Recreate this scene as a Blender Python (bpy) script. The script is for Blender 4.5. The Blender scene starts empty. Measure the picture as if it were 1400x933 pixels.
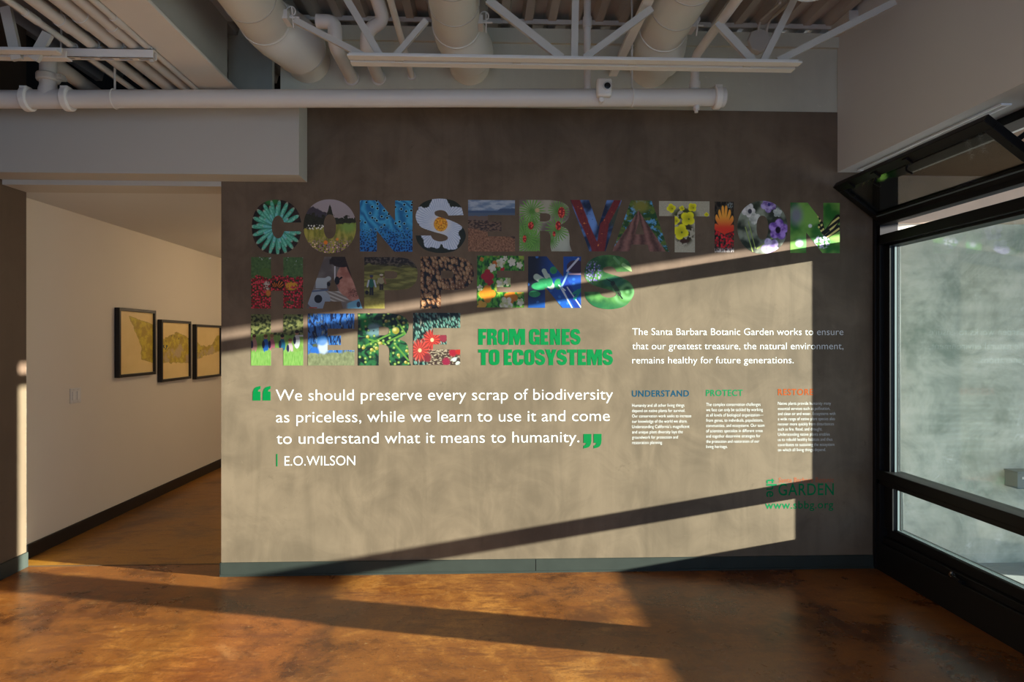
import bpy, bmesh, math, random
from mathutils import Vector, Matrix
random.seed(7)
S = bpy.context.scene
COL = S.collection
PI = math.pi

# ---------------------------------------------------------------- camera, sky, sun, fill lights, exposure
F, D, EYE = 920.0, 4.36, 1.5                  # focal length in px of a 1400 px frame, distance to the text wall, eye height
YAW = math.atan(35.0 / F)
cam = bpy.data.cameras.new('camera'); cam.sensor_width = 36.0; cam.lens = F / 1400 * 36; cam.clip_start = 0.05
co = bpy.data.objects.new('camera', cam); COL.objects.link(co)
co.location = (0, -D, EYE); co.rotation_euler = (PI / 2, 0, -YAW)
S.camera = co
S.view_settings.view_transform = 'Standard'; S.view_settings.look = 'None'
S.view_settings.exposure = 0.0; S.view_settings.gamma = 1.0; S.view_settings.use_curve_mapping = False

W = bpy.data.worlds.new('sky'); S.world = W; W.use_nodes = True
bgn = W.node_tree.nodes['Background']
bgn.inputs['Color'].default_value = (0.38, 0.61, 1.0, 1); bgn.inputs['Strength'].default_value = 2.3

SUN_DIR = Vector((-3.84, 1.0, -0.614)).normalized()
sl = bpy.data.lights.new('sun', 'SUN'); sl.energy = 40.0; sl.angle = math.radians(0.6); sl.color = (1.0, 0.96, 0.90)
so = bpy.data.objects.new('sun', sl); COL.objects.link(so)
so.rotation_euler = SUN_DIR.to_track_quat('-Z', 'Y').to_euler(); so.location = (12, -4, 4)


def area(name, loc, target, sx, sy, power, color):
    l = bpy.data.lights.new(name, 'AREA'); l.shape = 'RECTANGLE'; l.size = sx; l.size_y = sy; l.energy = power; l.color = color
    o = bpy.data.objects.new(name, l); COL.objects.link(o); o.location = loc
    o.rotation_euler = (Vector(target) - Vector(loc)).to_track_quat('-Z', 'Y').to_euler()
    return o


area('rear_fill', (-0.3, -6.3, 1.7), (-0.3, 0, 1.2), 4.6, 2.2, 4, (1.0, 0.78, 0.55))  # added warm fill at the rear opening, lifts the room's shade
for _x, _y in ((-1.6, -2.6), (0.9, -2.6), (-1.6, -4.8), (0.9, -4.8)):          # added downward fill lights, no lamps hang at these spots
    area('overhead_fill', (_x, _y, 3.1), (_x, _y, 0), 0.7, 0.7, 3.0, (1.0, 0.74, 0.48))


def bulb(name, loc, power, color, r):
    l = bpy.data.lights.new(name, 'POINT'); l.energy = power; l.color = color; l.shadow_soft_size = r
    o = bpy.data.objects.new(name, l); COL.objects.link(o); o.location = loc


area('hall_side_fill', (1.4, 2.2, 1.3), (-3.0, 2.0, 1.0), 2.6, 1.8, 26, (1.0, 0.84, 0.66))  # added fill for the lower hall wall; the side wall has no window
bulb('hall_lamp', (-1.7, 2.7, 2.15), 20, (1.0, 0.72, 0.42), 0.18)
bulb('hall_far_lamp', (-2.0, 4.8, 2.15), 16, (1.0, 0.74, 0.46), 0.18)

# ---------------------------------------------------------------- helpers
RIGHT = Vector((math.cos(YAW), -math.sin(YAW), 0)); FWD = Vector((math.sin(YAW), math.cos(YAW), 0)); UP = Vector((0, 0, 1))
EYEP = Vector((0, -D, EYE))


def ray(u, v):
    return FWD + RIGHT * ((u - 700.0) / F) + UP * ((466.5 - v) / F)


def at(u, v, y=0.0):
    d = ray(u, v); return EYEP + d * ((y + D) / d.y)


def atx(u, v, x):
    d = ray(u, v); return EYEP + d * (x / d.x)


def atz(u, v, z):
    d = ray(u, v); return EYEP + d * ((z - EYE) / d.z)


def s2l(c):
    c = c / 255.0
    return c / 12.92 if c <= 0.04045 else ((c + 0.055) / 1.055) ** 2.4


def rgb(r, g, b):
    return (s2l(r), s2l(g), s2l(b), 1.0)


# ---- small expression language over shader nodes
class V:
    def __init__(s, g, sock): s.g, s.s = g, sock
    def __add__(s, o): return s.g.m('ADD', s, o)
    __radd__ = __add__
    def __sub__(s, o): return s.g.m('SUBTRACT', s, o)
    def __rsub__(s, o): return s.g.m('SUBTRACT', o, s)
    def __mul__(s, o): return s.g.m('MULTIPLY', s, o)
    __rmul__ = __mul__
    def __truediv__(s, o): return s.g.m('DIVIDE', s, o)
    def __neg__(s): return s.g.m('MULTIPLY', s, -1.0)


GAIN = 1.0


class G:
    def __init__(s, name, coord='Generated'):
        s.mat = bpy.data.materials.new(name); s.mat.use_nodes = True
        s.nt = s.mat.node_tree; s.bsdf = s.nt.nodes['Principled BSDF']
        tc = s.nt.nodes.new('ShaderNodeTexCoord'); sp = s.nt.nodes.new('ShaderNodeSeparateXYZ')
        s.nt.links.new(tc.outputs[coord], sp.inputs[0]); s.vec = V(s, tc.outputs[coord])
        s.x, s.y, s.z = (V(s, sp.outputs[i]) for i in range(3))
        s.k = 0
    def put(s, sock, v):
        if isinstance(v, V): s.nt.links.new(v.s, sock)
        else: sock.default_value = v
    def m(s, op, a, b=0.0, c=None):
        n = s.nt.nodes.new('ShaderNodeMath'); n.operation = op
        s.put(n.inputs[0], a); s.put(n.inputs[1], b)
        if c is not None: s.put(n.inputs[2], c)
        return V(s, n.outputs[0])
    def mn(s, a, b): return s.m('MINIMUM', a, b)
    def mx(s, a, b): return s.m('MAXIMUM', a, b)
    def ab(s, a): return s.m('ABSOLUTE', a)
    def sin(s, a): return s.m('SINE', a)
    def sm(s, x, e0, e1):
        n = s.nt.nodes.new('ShaderNodeMapRange'); n.interpolation_type = 'SMOOTHSTEP'
        s.put(n.inputs['Value'], x)
        if e0 < e1:
            n.inputs['From Min'].default_value = e0; n.inputs['From Max'].default_value = e1
        else:
            n.inputs['From Min'].default_value = e1; n.inputs['From Max'].default_value = e0
            n.inputs['To Min'].default_value = 1; n.inputs['To Max'].default_value = 0
        return V(s, n.outputs[0])
    def mix(s, f, a, b):
        n = s.nt.nodes.new('ShaderNodeMix'); n.data_type = 'RGBA'
        s.put(n.inputs[0], f); s.put(n.inputs[6], a); s.put(n.inputs[7], b)
        return V(s, n.outputs[2])
    def cmb(s, x, y, z=0.0):
        n = s.nt.nodes.new('ShaderNodeCombineXYZ')
        s.put(n.inputs[0], x); s.put(n.inputs[1], y); s.put(n.inputs[2], z)
        return V(s, n.outputs[0])
    def noise(s, scale, detail=2.0, sx=1.0, sy=1.0, vec=None, rough=0.5, dist=0.0):
        s.k += 1
        if vec is None: vec = s.cmb(s.x * sx, s.y * sy, 1.7 * s.k)
        n = s.nt.nodes.new('ShaderNodeTexNoise'); n.inputs['Scale'].default_value = scale; n.inputs['Detail'].default_value = detail
        n.inputs['Roughness'].default_value = rough; n.inputs['Distortion'].default_value = dist
        s.put(n.inputs['Vector'], vec)
        return V(s, n.outputs['Fac'] if 'Fac' in n.outputs else n.outputs[0])
    def vor(s, scale, sx=1.0, sy=1.0, x=None, y=None, feature='F1'):
        s.k += 1
        n = s.nt.nodes.new('ShaderNodeTexVoronoi'); n.feature = feature; n.voronoi_dimensions = '2D'; n.inputs['Scale'].default_value = scale
        vec = s.cmb((s.x if x is None else x) * sx + 3.1 * s.k, (s.y if y is None else y) * sy + 1.3 * s.k)
        s.put(n.inputs['Vector'], vec)
        d = V(s, n.outputs['Distance'])
        if feature == 'DISTANCE_TO_EDGE': return d, None
        sp = s.nt.nodes.new('ShaderNodeSeparateColor'); s.nt.links.new(n.outputs['Color'], sp.inputs[0])
        return d, V(s, sp.outputs[0])
    def rad(s, cx, cy, rx=1.0, ry=1.0):
        a = (s.x - cx) / rx; b = (s.y - cy) / ry
        return s.m('SQRT', a * a + b * b)
    def ang(s, cx, cy): return s.m('ARCTAN2', s.y - cy, s.x - cx)
    def disk(s, cx, cy, rx, ry, soft=0.12): return s.sm(s.rad(cx, cy, rx, ry), 1.0, 1.0 - soft)
    def rect(s, x0, x1, y0, y1, soft=0.01):
        return s.sm(s.x, x0, x0 + soft) * s.sm(s.x, x1, x1 - soft) * s.sm(s.y, y0, y0 + soft) * s.sm(s.y, y1, y1 - soft)
    def line(s, x0, y0, x1, y1, w, soft=0.3):
        L = math.hypot(x1 - x0, y1 - y0); dx, dy = (x1 - x0) / L, (y1 - y0) / L
        t = (s.x - x0) * dx + (s.y - y0) * dy
        t = s.mn(s.mx(t, 0.0), L)
        px = s.x - (t * dx + x0); py = s.y - (t * dy + y0)
        d = s.m('SQRT', px * px + py * py)
        return s.sm(d, w, w * (1 - soft))
    def flower(s, cx, cy, R, n, rot=0.0, deep=0.4, soft=0.04):
        r = s.rad(cx, cy); w = s.ab(s.sin(s.ang(cx, cy) * (n / 2.0) + rot)) * deep + (1 - deep)
        return s.sm(w * R - r, 0.0, soft * R * 4)
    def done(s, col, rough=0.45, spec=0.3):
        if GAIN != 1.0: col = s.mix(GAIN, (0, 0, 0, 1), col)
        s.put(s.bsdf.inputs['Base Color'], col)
        s.bsdf.inputs['Roughness'].default_value = rough; s.bsdf.inputs['Specular IOR Level'].default_value = spec
        return s.mat
    def bump(s, h, strength=0.2, dist=0.01):
        n = s.nt.nodes.new('ShaderNodeBump'); n.inputs['Strength'].default_value = strength; n.inputs['Distance'].default_value = dist
        s.put(n.inputs['Height'], h); s.nt.links.new(n.outputs[0], s.bsdf.inputs['Normal'])


def plain(name, c, rough=0.5, metal=0.0, var=0.06, scale=6.0, spec=0.4):
    g = G(name, 'Object')
    n = g.noise(scale, 3.0, vec=g.vec)
    lo = tuple(max(0, v * (1 - var)) for v in c[:3]) + (1,); hi = tuple(min(1, v * (1 + var)) for v in c[:3]) + (1,)
    g.done(g.mix(n, lo, hi), rough, spec); g.bsdf.inputs['Metallic'].default_value = metal
    return g.mat


# ---- meshes
class MB:
    def __init__(s): s.v, s.f, s.sm = [], [], []
    def add(s, vs, fs, smooth=False):
        o = len(s.v); s.v += [Vector(p) for p in vs]
        for f in fs: s.f.append([o + i for i in f]); s.sm.append(smooth)
    def box(s, x0, x1, y0, y1, z0, z1):
        s.add([(x0, y0, z0), (x1, y0, z0), (x1, y1, z0), (x0, y1, z0), (x0, y0, z1), (x1, y0, z1), (x1, y1, z1), (x0, y1, z1)],
              [(0, 3, 2, 1), (4, 5, 6, 7), (0, 1, 5, 4), (1, 2, 6, 5), (2, 3, 7, 6), (3, 0, 4, 7)]); return s
    def obox(s, p0, p1, w, h, up=(0, 0, 1)):           # a bar from p0 to p1, w across, h along up
        p0, p1 = Vector(p0), Vector(p1); d = (p1 - p0).normalized(); a = d.cross(Vector(up)).normalized(); b = a.cross(d).normalized()
        vs = []
        for p in (p0, p1):
            for i, j in ((-1, -1), (1, -1), (1, 1), (-1, 1)): vs.append(p + a * (i * w / 2) + b * (j * h / 2))
        s.add(vs, [(3, 2, 1, 0), (4, 5, 6, 7), (0, 1, 5, 4), (1, 2, 6, 5), (2, 3, 7, 6), (3, 0, 4, 7)]); return s
    def rings(s, rs, n=20, cap=True):                  # rs: list of (centre, axis, radius)
        base = []; ref = None
        for c, ax, r in rs:
            ax = Vector(ax).normalized()
            if ref is None:
                ref = ax.orthogonal().normalized()
            a = (ref - ax * ref.dot(ax)).normalized(); ref = a; b = ax.cross(a)
            base.append([Vector(c) + (a * math.cos(2 * PI * i / n) + b * math.sin(2 * PI * i / n)) * r for i in range(n)])
        o = len(s.v)
        for rg in base: s.v += rg
        for k in range(len(base) - 1):
            for i in range(n):
                j = (i + 1) % n
                s.f.append([o + k * n + i, o + k * n + j, o + (k + 1) * n + j, o + (k + 1) * n + i]); s.sm.append(True)
        if cap:
            s.f.append([o + i for i in reversed(range(n))]); s.sm.append(False)
            q = o + (len(base) - 1) * n; s.f.append([q + i for i in range(n)]); s.sm.append(False)
        return s
    def cyl(s, p0, p1, r, n=20, r1=None):
        p0, p1 = Vector(p0), Vector(p1); d = p1 - p0
        return s.rings([(p0, d, r), (p1, d, r if r1 is None else r1)], n)
    def lathe(s, p0, axis, prof, n=28):                # prof: list of (distance along axis, radius)
        ax = Vector(axis).normalized(); p0 = Vector(p0)
        return s.rings([(p0 + ax * t, ax, r) for t, r in prof], n)
    def tube(s, pts, r, n=16, bend=0.06):              # rounded corners
        pts = [Vector(p) for p in pts]; path = [(pts[0], pts[1] - pts[0])]
        for i in range(1, len(pts) - 1):
            a, b, c = pts[i - 1], pts[i], pts[i + 1]
            d0 = (b - a).normalized(); d1 = (c - b).normalized()
            q = min(bend, (b - a).length * 0.45, (c - b).length * 0.45)
            for k in range(7):
                t = k / 6; p = (1 - t) ** 2 * (b - d0 * q) + 2 * t * (1 - t) * b + t * t * (b + d1 * q)
                path.append((p, d0 * (1 - t) + d1 * t))
        path.append((pts[-1], pts[-1] - pts[-2]))
        return s.rings([(p, d, r) for p, d in path], n)
    def torus(s, c, axis, R, r, n=28, m=8, a0=0.0, a1=2 * PI):
        ax = Vector(axis).normalized(); e = Vector((0, 0, 1)) if abs(ax.z) < 0.9 else Vector((1, 0, 0)); a = (e - ax * e.dot(ax)).normalized(); b = ax.cross(a); c = Vector(c)
        full = a1 - a0 > 6.28
        rs = []
        for i in range(n + 1):
            t = a0 + (a1 - a0) * i / n; rad = a * math.cos(t) + b * math.sin(t); tan = -a * math.sin(t) + b * math.cos(t)
            rs.append((c + rad * R, tan, r))
        return s.rings(rs, m, cap=not full)
    def build(s, name, mat, parent=None, bevel=0.0, origin=None):
        lo = Vector([min(p[i] for p in s.v) for i in range(3)]); hi = Vector([max(p[i] for p in s.v) for i in range(3)])
        og = Vector(origin) if origin is not None else Vector(((lo.x + hi.x) / 2, (lo.y + hi.y) / 2, lo.z))
        me = bpy.data.meshes.new(name); me.from_pydata([p - og for p in s.v], [], s.f)
        for p, q in zip(me.polygons, s.sm): p.use_smooth = q
        bq = bmesh.new(); bq.from_mesh(me); bmesh.ops.recalc_face_normals(bq, faces=bq.faces); bq.to_mesh(me); bq.free()
        me.update(); me.set_sharp_from_angle(angle=math.radians(32)); me.materials.append(mat)
        return link(name, me, og, parent, bevel)


ORG = {}


def link(name, me, og, parent=None, bevel=0.0, rot=None):
    o = bpy.data.objects.new(name, me); COL.objects.link(o)
    ORG[o.name] = Vector(og)
    o.location = Vector(og) - (ORG[parent.name] if parent else Vector((0, 0, 0)))
    if parent: o.parent = parent
    if rot: o.rotation_euler = rot
    if bevel:
        b = o.modifiers.new('edge', 'BEVEL'); b.width = bevel; b.segments = 2; b.limit_method = 'ANGLE'
    return o


def tag(o, label, cat, group=None):
    o['label'] = label; o['category'] = cat
    if group: o['group'] = group
    return o


def thing(name, label, cat, loc=(0, 0, 0), group=None):
    o = bpy.data.objects.new(name, None); COL.objects.link(o); o.location = loc; ORG[o.name] = Vector(loc); o.empty_display_size = 0.1
    return tag(o, label, cat, group)


def struct(o, label=None):
    o['kind'] = 'structure'
    if label: o['label'] = label; o['category'] = o.name.split('_')[0]
    return o


def box(name, mat, x0, x1, y0, y1, z0, z1, parent=None, bevel=0.0):
    return MB().box(x0, x1, y0, y1, z0, z1).build(name, mat, parent, bevel)


def copy_tree(o, delta, parent=None):
    c = o.copy(); COL.objects.link(c); ORG[c.name] = ORG[o.name] + Vector(delta)
    if parent: c.parent = parent
    else: c.location = o.location + Vector(delta)
    for ch in list(o.children): copy_tree(ch, delta, c)
    return c


# ---------------------------------------------------------------- materials of the room
def plaster(name, c, var=0.16, rough=0.62, sc=1.0, marks=True):
    g = G(name, 'Object')
    big = g.noise(0.9 * sc, 4.0, vec=g.vec, rough=0.6, dist=0.6)
    mid = g.noise(3.2 * sc, 5.0, vec=g.vec, rough=0.62, dist=1.2)
    mp = g.nt.nodes.new('ShaderNodeMapping'); mp.inputs['Scale'].default_value = (7.0, 7.0, 1.1); g.nt.links.new(g.vec.s, mp.inputs[0])
    streak = g.noise(1.0 * sc, 3.0, vec=V(g, mp.outputs[0]), dist=1.5)
    f = big * 0.45 + mid * 0.35 + streak * 0.2
    f = g.sm(f, 0.36, 0.64)
    lo = tuple(v * (1 - var) for v in c[:3]) + (1,); hi = tuple(min(1, v * (1 + var)) for v in c[:3]) + (1,)
    col = g.mix(f, lo, hi)
    if marks:
        sp = g.noise(7.0, 5.0, vec=g.vec, dist=2.0, rough=0.7)
        col = g.mix(g.sm(sp, 0.64, 0.74) * 0.40, col, tuple(v * 0.55 for v in c[:3]) + (1,))
        col = g.mix(g.sm(sp, 0.36, 0.26) * 0.30, col, tuple(min(1, v * 1.5) for v in c[:3]) + (1,))
    g.done(col, rough, 0.10); g.bump(mid * 0.6 + streak * 0.4, 0.12, 0.004)
    return g.mat


def stained_floor(name, dark, midc, light, rough=0.26):
    g = G(name, 'Object')
    a = g.noise(0.55, 6.0, vec=g.vec, rough=0.6, dist=0.25)
    b = g.noise(2.1, 8.0, vec=g.vec, rough=0.66, dist=0.35)
    c = g.noise(11.0, 6.0, vec=g.vec, rough=0.72, dist=0.2)
    f = a * 0.42 + b * 0.38 + c * 0.20
    col = g.mix(g.sm(f, 0.40, 0.50), dark, midc)
    col = g.mix(g.sm(f, 0.50, 0.60), col, light)
    pur = g.noise(1.3, 8.0, vec=g.vec, rough=0.7, dist=0.5)
    col = g.mix(g.sm(pur, 0.54, 0.68) * 0.75, col, rgb(66, 37, 22))
    pal = g.noise(1.7, 9.0, vec=g.vec, rough=0.74, dist=0.3)
    col = g.mix(g.sm(pal, 0.56, 0.72) * 0.45, col, rgb(170, 124, 74))
    sc = g.noise(30.0, 5.0, vec=g.vec, rough=0.8, dist=0.6)
    col = g.mix(g.sm(sc, 0.60, 0.70) * 0.45, col, rgb(186, 146, 96))
    col = g.mix(g.sm(sc, 0.38, 0.28) * 0.35, col, rgb(66, 34, 18))
    gr = g.noise(70.0, 3.0, vec=g.vec, rough=0.8)
    col = g.mix(g.sm(gr, 0.50, 0.66) * 0.45, col, rgb(60, 32, 18))
    mp = g.nt.nodes.new('ShaderNodeMapping'); mp.inputs['Scale'].default_value = (1.2, 5.0, 1.0); mp.inputs['Rotation'].default_value = (0, 0, 0.5); g.nt.links.new(g.vec.s, mp.inputs[0])
    stk = g.noise(3.0, 7.0, vec=V(g, mp.outputs[0]), rough=0.75, dist=0.4)
    col = g.mix(g.sm(stk, 0.50, 0.62) * 0.65, col, rgb(92, 50, 26))
    g.done(col, rough, 0.36)
    g.put(g.bsdf.inputs['Roughness'], b * 0.25 + (rough - 0.1)); g.bump(c, 0.05, 0.003)
    return g.mat


M_wall = plaster('brown_plaster', (0.140, 0.101, 0.068), 0.24)
M_left = plaster('dark_brown_plaster', (0.100, 0.068, 0.044), 0.10)
M_upper = plaster('painted_concrete', (0.54, 0.51, 0.39), 0.06, 0.7)
M_white = plain('white_drywall', (0.60, 0.59, 0.55), 0.7, var=0.03, scale=2)
M_bulk = plain('bulkhead_paint', (0.49, 0.45, 0.38), 0.7, var=0.03, scale=2)
M_cream = plain('cream_drywall', (0.60, 0.54, 0.44), 0.7, var=0.03, scale=2)
M_ceil = plain('painted_deck', (0.42, 0.37, 0.31), 0.6, var=0.08)
M_pipe = plain('painted_pipe', (0.66, 0.61, 0.54), 0.42, var=0.05)
M_duct = plain('painted_duct', (0.74, 0.71, 0.61), 0.5, var=0.05, scale=3)
M_steel = plain('painted_steel', (0.54, 0.50, 0.43), 0.5, var=0.07)
M_lightsteel = plain('pale_painted_steel', (0.76, 0.71, 0.63), 0.5, var=0.04)
M_dark = plain('dark_void', (0.03, 0.028, 0.025), 0.9)  # near-black colour stands in for the shade of the open plenum
M_base = plain('grey_green_base', (0.026, 0.030, 0.025), 0.6, var=0.2, scale=9, spec=0.2)
M_black = plain('black_window_metal', (0.007, 0.006, 0.006), 0.45, var=0.1, spec=0.2)
M_frame = plain('black_wood', (0.008, 0.007, 0.007), 0.35, var=0.1)
M_plate = plain('white_plastic', (0.55, 0.53, 0.49), 0.4, var=0.02)
M_chrome = plain('chrome', (0.75, 0.76, 0.78), 0.15, metal=1.0)
M_grey = plain('grey_fixture', (0.11, 0.14, 0.145), 0.4, var=0.05)
M_tan = plain('tan_stucco', (0.40, 0.25, 0.15), 0.8, var=0.1)
M_floor = stained_floor('stained_concrete', rgb(70, 36, 14), rgb(124, 72, 29), rgb(166, 108, 48))
M_hall = stained_floor('hall_stained_concrete', rgb(104, 66, 16), rgb(140, 92, 26), rgb(158, 108, 38), 0.32)
M_pave = plain('outdoor_concrete', (0.30, 0.305, 0.29), 0.8, var=0.12)


def glass_mat(name, tint, refl=0.2):
    m = bpy.data.materials.new(name); m.use_nodes = True; nt = m.node_tree; nt.nodes.clear()
    out = nt.nodes.new('ShaderNodeOutputMaterial'); mx = nt.nodes.new('ShaderNodeMixShader')
    tr = nt.nodes.new('ShaderNodeBsdfTransparent'); tr.inputs[0].default_value = tint
    gl = nt.nodes.new('ShaderNodeBsdfGlossy'); gl.inputs['Roughness'].default_value = 0.02
    fr = nt.nodes.new('ShaderNodeFresnel'); fr.inputs[0].default_value = 1.45
    mu = nt.nodes.new('ShaderNodeMath'); mu.operation = 'MULTIPLY'; mu.inputs[1].default_value = refl
    nt.links.new(fr.outputs[0], mu.inputs[0]); nt.links.new(mu.outputs[0], mx.inputs[0])
    nt.links.new(tr.outputs[0], mx.inputs[1]); nt.links.new(gl.outputs[0], mx.inputs[2]); nt.links.new(mx.outputs[0], out.inputs[0])
    return m


M_glass = glass_mat('window_glass', (0.90, 0.96, 0.93, 1))
M_glass2 = glass_mat('sash_glass', (0.60, 0.60, 0.56, 1), 0.35)


def wing_concrete():
    g = G('weathered_concrete', 'Object')
    a = g.noise(1.3, 6.0, vec=g.vec, rough=0.65, dist=1.3); b = g.noise(3.4, 7.0, vec=g.vec, rough=0.72, dist=1.0)
    mp = g.nt.nodes.new('ShaderNodeMapping'); mp.inputs['Scale'].default_value = (1.2, 1.2, 9.0); g.nt.links.new(g.vec.s, mp.inputs[0])
    h = g.noise(1.5, 4.0, vec=V(g, mp.outputs[0]))
    f = a * 0.5 + b * 0.32 + h * 0.18
    col = g.mix(g.sm(f, 0.36, 0.62), (0.30, 0.32, 0.255, 1), (0.72, 0.66, 0.55, 1))
    col = g.mix(g.sm(b, 0.62, 0.72) * 0.6, col, (0.85, 0.80, 0.74, 1))
    col = g.mix(g.sm(b, 0.32, 0.26) * 0.4, col, (0.19, 0.22, 0.19, 1))
    g.done(col, 0.75, 0.2); g.bump(b, 0.15, 0.006); return g.mat


M_wing = wing_concrete()

# ---------------------------------------------------------------- the setting
XW = 2.565          # inner face of the window wall
XS = at(1145, 200, 0).x           # face of the drywall drop above the windows
XL = at(36, 600, 0.222).x; XH = XL - 0.11
XE = at(302.5, 500, 0).x         # free end of the text wall
ZT = 3.012          # top of the brown plaster
ZC = 2.518; ZK = 2.487          # hall ceiling and bulkhead underside
YB = -6.6           # rear wall
struct(box('floor', M_floor, XL - 0.2, XW + 0.1, YB, 0.235, -0.1, 0.0))
struct(box('floor_hall', M_hall, XL - 0.3, 1.6, 0.235, 6.2, -0.1, 0.0))
struct(box('trim_1', plain('brown_joint', (0.09, 0.055, 0.03), 0.5), XH, XE + 0.02, 0.229, 0.240, 0.0, 0.003))
struct(box('wall_back', M_wall, XE, XW + 0.12, 0.0, 0.225, 0.0, ZT))
struct(box('wall_upper', M_upper, at(383, 110, 0).x, XW, 0.006, 0.2, ZT, 3.525))
struct(box('wall_upper_return', M_upper, -1.74, at(372, 110, 0.25).x, 0.25, 0.3, 2.9, 3.75))
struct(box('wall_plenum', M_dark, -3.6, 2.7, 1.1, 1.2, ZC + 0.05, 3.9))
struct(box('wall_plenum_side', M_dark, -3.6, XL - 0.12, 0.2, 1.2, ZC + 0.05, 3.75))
struct(box('wall_left', M_left, XL - 0.12, XL, YB, 0.222, 0.0, 3.7))
struct(box('wall_hall', M_cream, XH - 0.1, XH, 0.222, 6.2, 0.0, ZC + 0.02))
struct(box('wall_hall_end', M_cream, XH, 1.6, 6.1, 6.2, 0.0, ZC + 0.02))
struct(box('wall_hall_side', M_cream, 1.5, 1.6, 0.235, 6.1, 0.0, ZC + 0.02))
struct(box('ceiling_hall', M_white, XH - 0.1, 1.6, 0.226, 6.2, ZK, ZK + 0.06))
b = box('wall_bulkhead', M_bulk, XL, at(420, 200, 0).x, -0.19, -0.001, ZC, 2.99); struct(b)
struct(box('wall_bulkhead_back', M_bulk, XL, XE - 0.001, -0.001, 0.226, ZK, 2.99))
struct(box('wall_soffit', M_white, XS, XW + 0.26, YB, 0.0, 2.615, 3.72))
M_rear = plain('rear_wall_paint', (0.42, 0.40, 0.36), 0.7)
rw = MB(); rw.box(XL, XW + 0.2, YB - 0.1, YB, 0, 0.5); rw.box(XL, XW + 0.2, YB - 0.1, YB, 2.85, 3.72)
rw.box(XL, -2.7, YB - 0.1, YB, 0.5, 2.85); rw.box(2.1, XW + 0.2, YB - 0.1, YB, 0.5, 2.85); struct(rw.build('wall_rear', M_rear))

# baseboards
bb = MB(); bb.box(XE - 0.004, XW, -0.012, 0.0, 0.0, 0.086); bb.box(XE - 0.004, XW, -0.018, -0.012, 0.0, 0.012)
bb.box(XE - 0.006, XE, -0.012, 0.225, 0.0, 0.086)
for u in (472, 733, 985):
    p = at(u, 780, 0); bb.box(p.x - 0.0015, p.x + 0.0015, -0.0132, -0.012, 0.0, 0.086)
struct(bb.build('baseboard_back', M_base))
struct(box('baseboard_left', M_base, XL, XL + 0.012, YB, 0.225, 0.0, 0.10, bevel=0.003))
struct(box('baseboard_hall', M_frame, XH, XH + 0.012, 0.24, 6.1, 0.0, 0.10, bevel=0.003))

# corrugated metal deck, ribs running away from the eye
dk = MB(); x = XL - 0.2; prof = []
while x < XW + 0.2:
    prof += [(x, 3.565), (x + 0.05, 3.565), (x + 0.066, 3.625), (x + 0.135, 3.625)]; x += 0.152
vs = []
for px, pz in prof: vs += [(px, YB, pz), (px, 1.1, pz)]
dk.add(vs, [(2 * i, 2 * i + 1, 2 * i + 3, 2 * i + 2) for i in range(len(prof) - 1)])
dk.box(XL - 0.2, XW + 0.2, YB, 1.1, 3.70, 3.75)
struct(dk.build('ceiling', M_ceil))
a0, a1 = at(533, 27, -0.02), at(1150, 35.5, -0.02)
ledge = MB().box(-1.36, XS, -0.03, 0.006, 3.555, 3.565); ledge.box(-1.36, XS, -0.034, -0.03, 3.545, 3.575); struct(ledge.build('trim_2', M_steel))
led = MB().box(-1.36, XS, -0.02, 0.006, 3.43, 3.522); struct(led.build('trim_3', M_upper))

# ---------------------------------------------------------------- outdoors
struct(box('ground', M_pave, XW + 0.25, 14, -12, 3.0, -0.14, -0.02))
struct(box('wall_outside', M_wing, XW + 0.18, 5.6, 0.12, 0.34, -0.05, 2.66))
struct(box('trim_4', plain('outdoor_tan_band', (0.62, 0.46, 0.34), 0.8, var=0.15), XW + 0.18, 5.6, 0.104, 0.12, 2.30, 2.624))
struct(box('wall_outside_return', M_wing, 5.4, 5.6, -0.64, 0.12, -0.05, 2.62))  # unseen wall added to keep direct sun off the outdoor concrete wall
struct(box('roof_overhang', plain('overhang_brown', (0.24, 0.155, 0.10), 0.8, var=0.1), XW + 0.26, 5.0, -8.5, 0.4, 2.625, 2.86))
c0, c1 = at(1373, 664, 0.12), at(1373, 641, 0.12); yf = atx(1391, 650, c0.x).y
t = thing('wall_sconce', 'small grey box light on the outdoor concrete wall behind the window', 'wall light', (c0.x + 0.09, 0.12, c0.z))
MB().box(c0.x, c0.x + 0.18, yf, 0.12, c0.z, c1.z - 0.01).build('housing', M_grey, t, 0.004)
MB().box(c0.x + 0.03, c0.x + 0.15, yf - 0.004, yf + 0.002, c1.z - 0.05, c1.z - 0.035).build('lens', M_plate, t)
MB().box(c0.x - 0.004, c0.x + 0.184, yf - 0.006, 0.12, c1.z - 0.01, c1.z).build('cap', M_grey, t, 0.002)

# ---------------------------------------------------------------- windows
Z_SILL, Z_T0, Z_T1, Z_U0, Z_U1, Z_H = 0.282, 0.565, 0.655, 2.13, 2.192, 2.615


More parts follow.
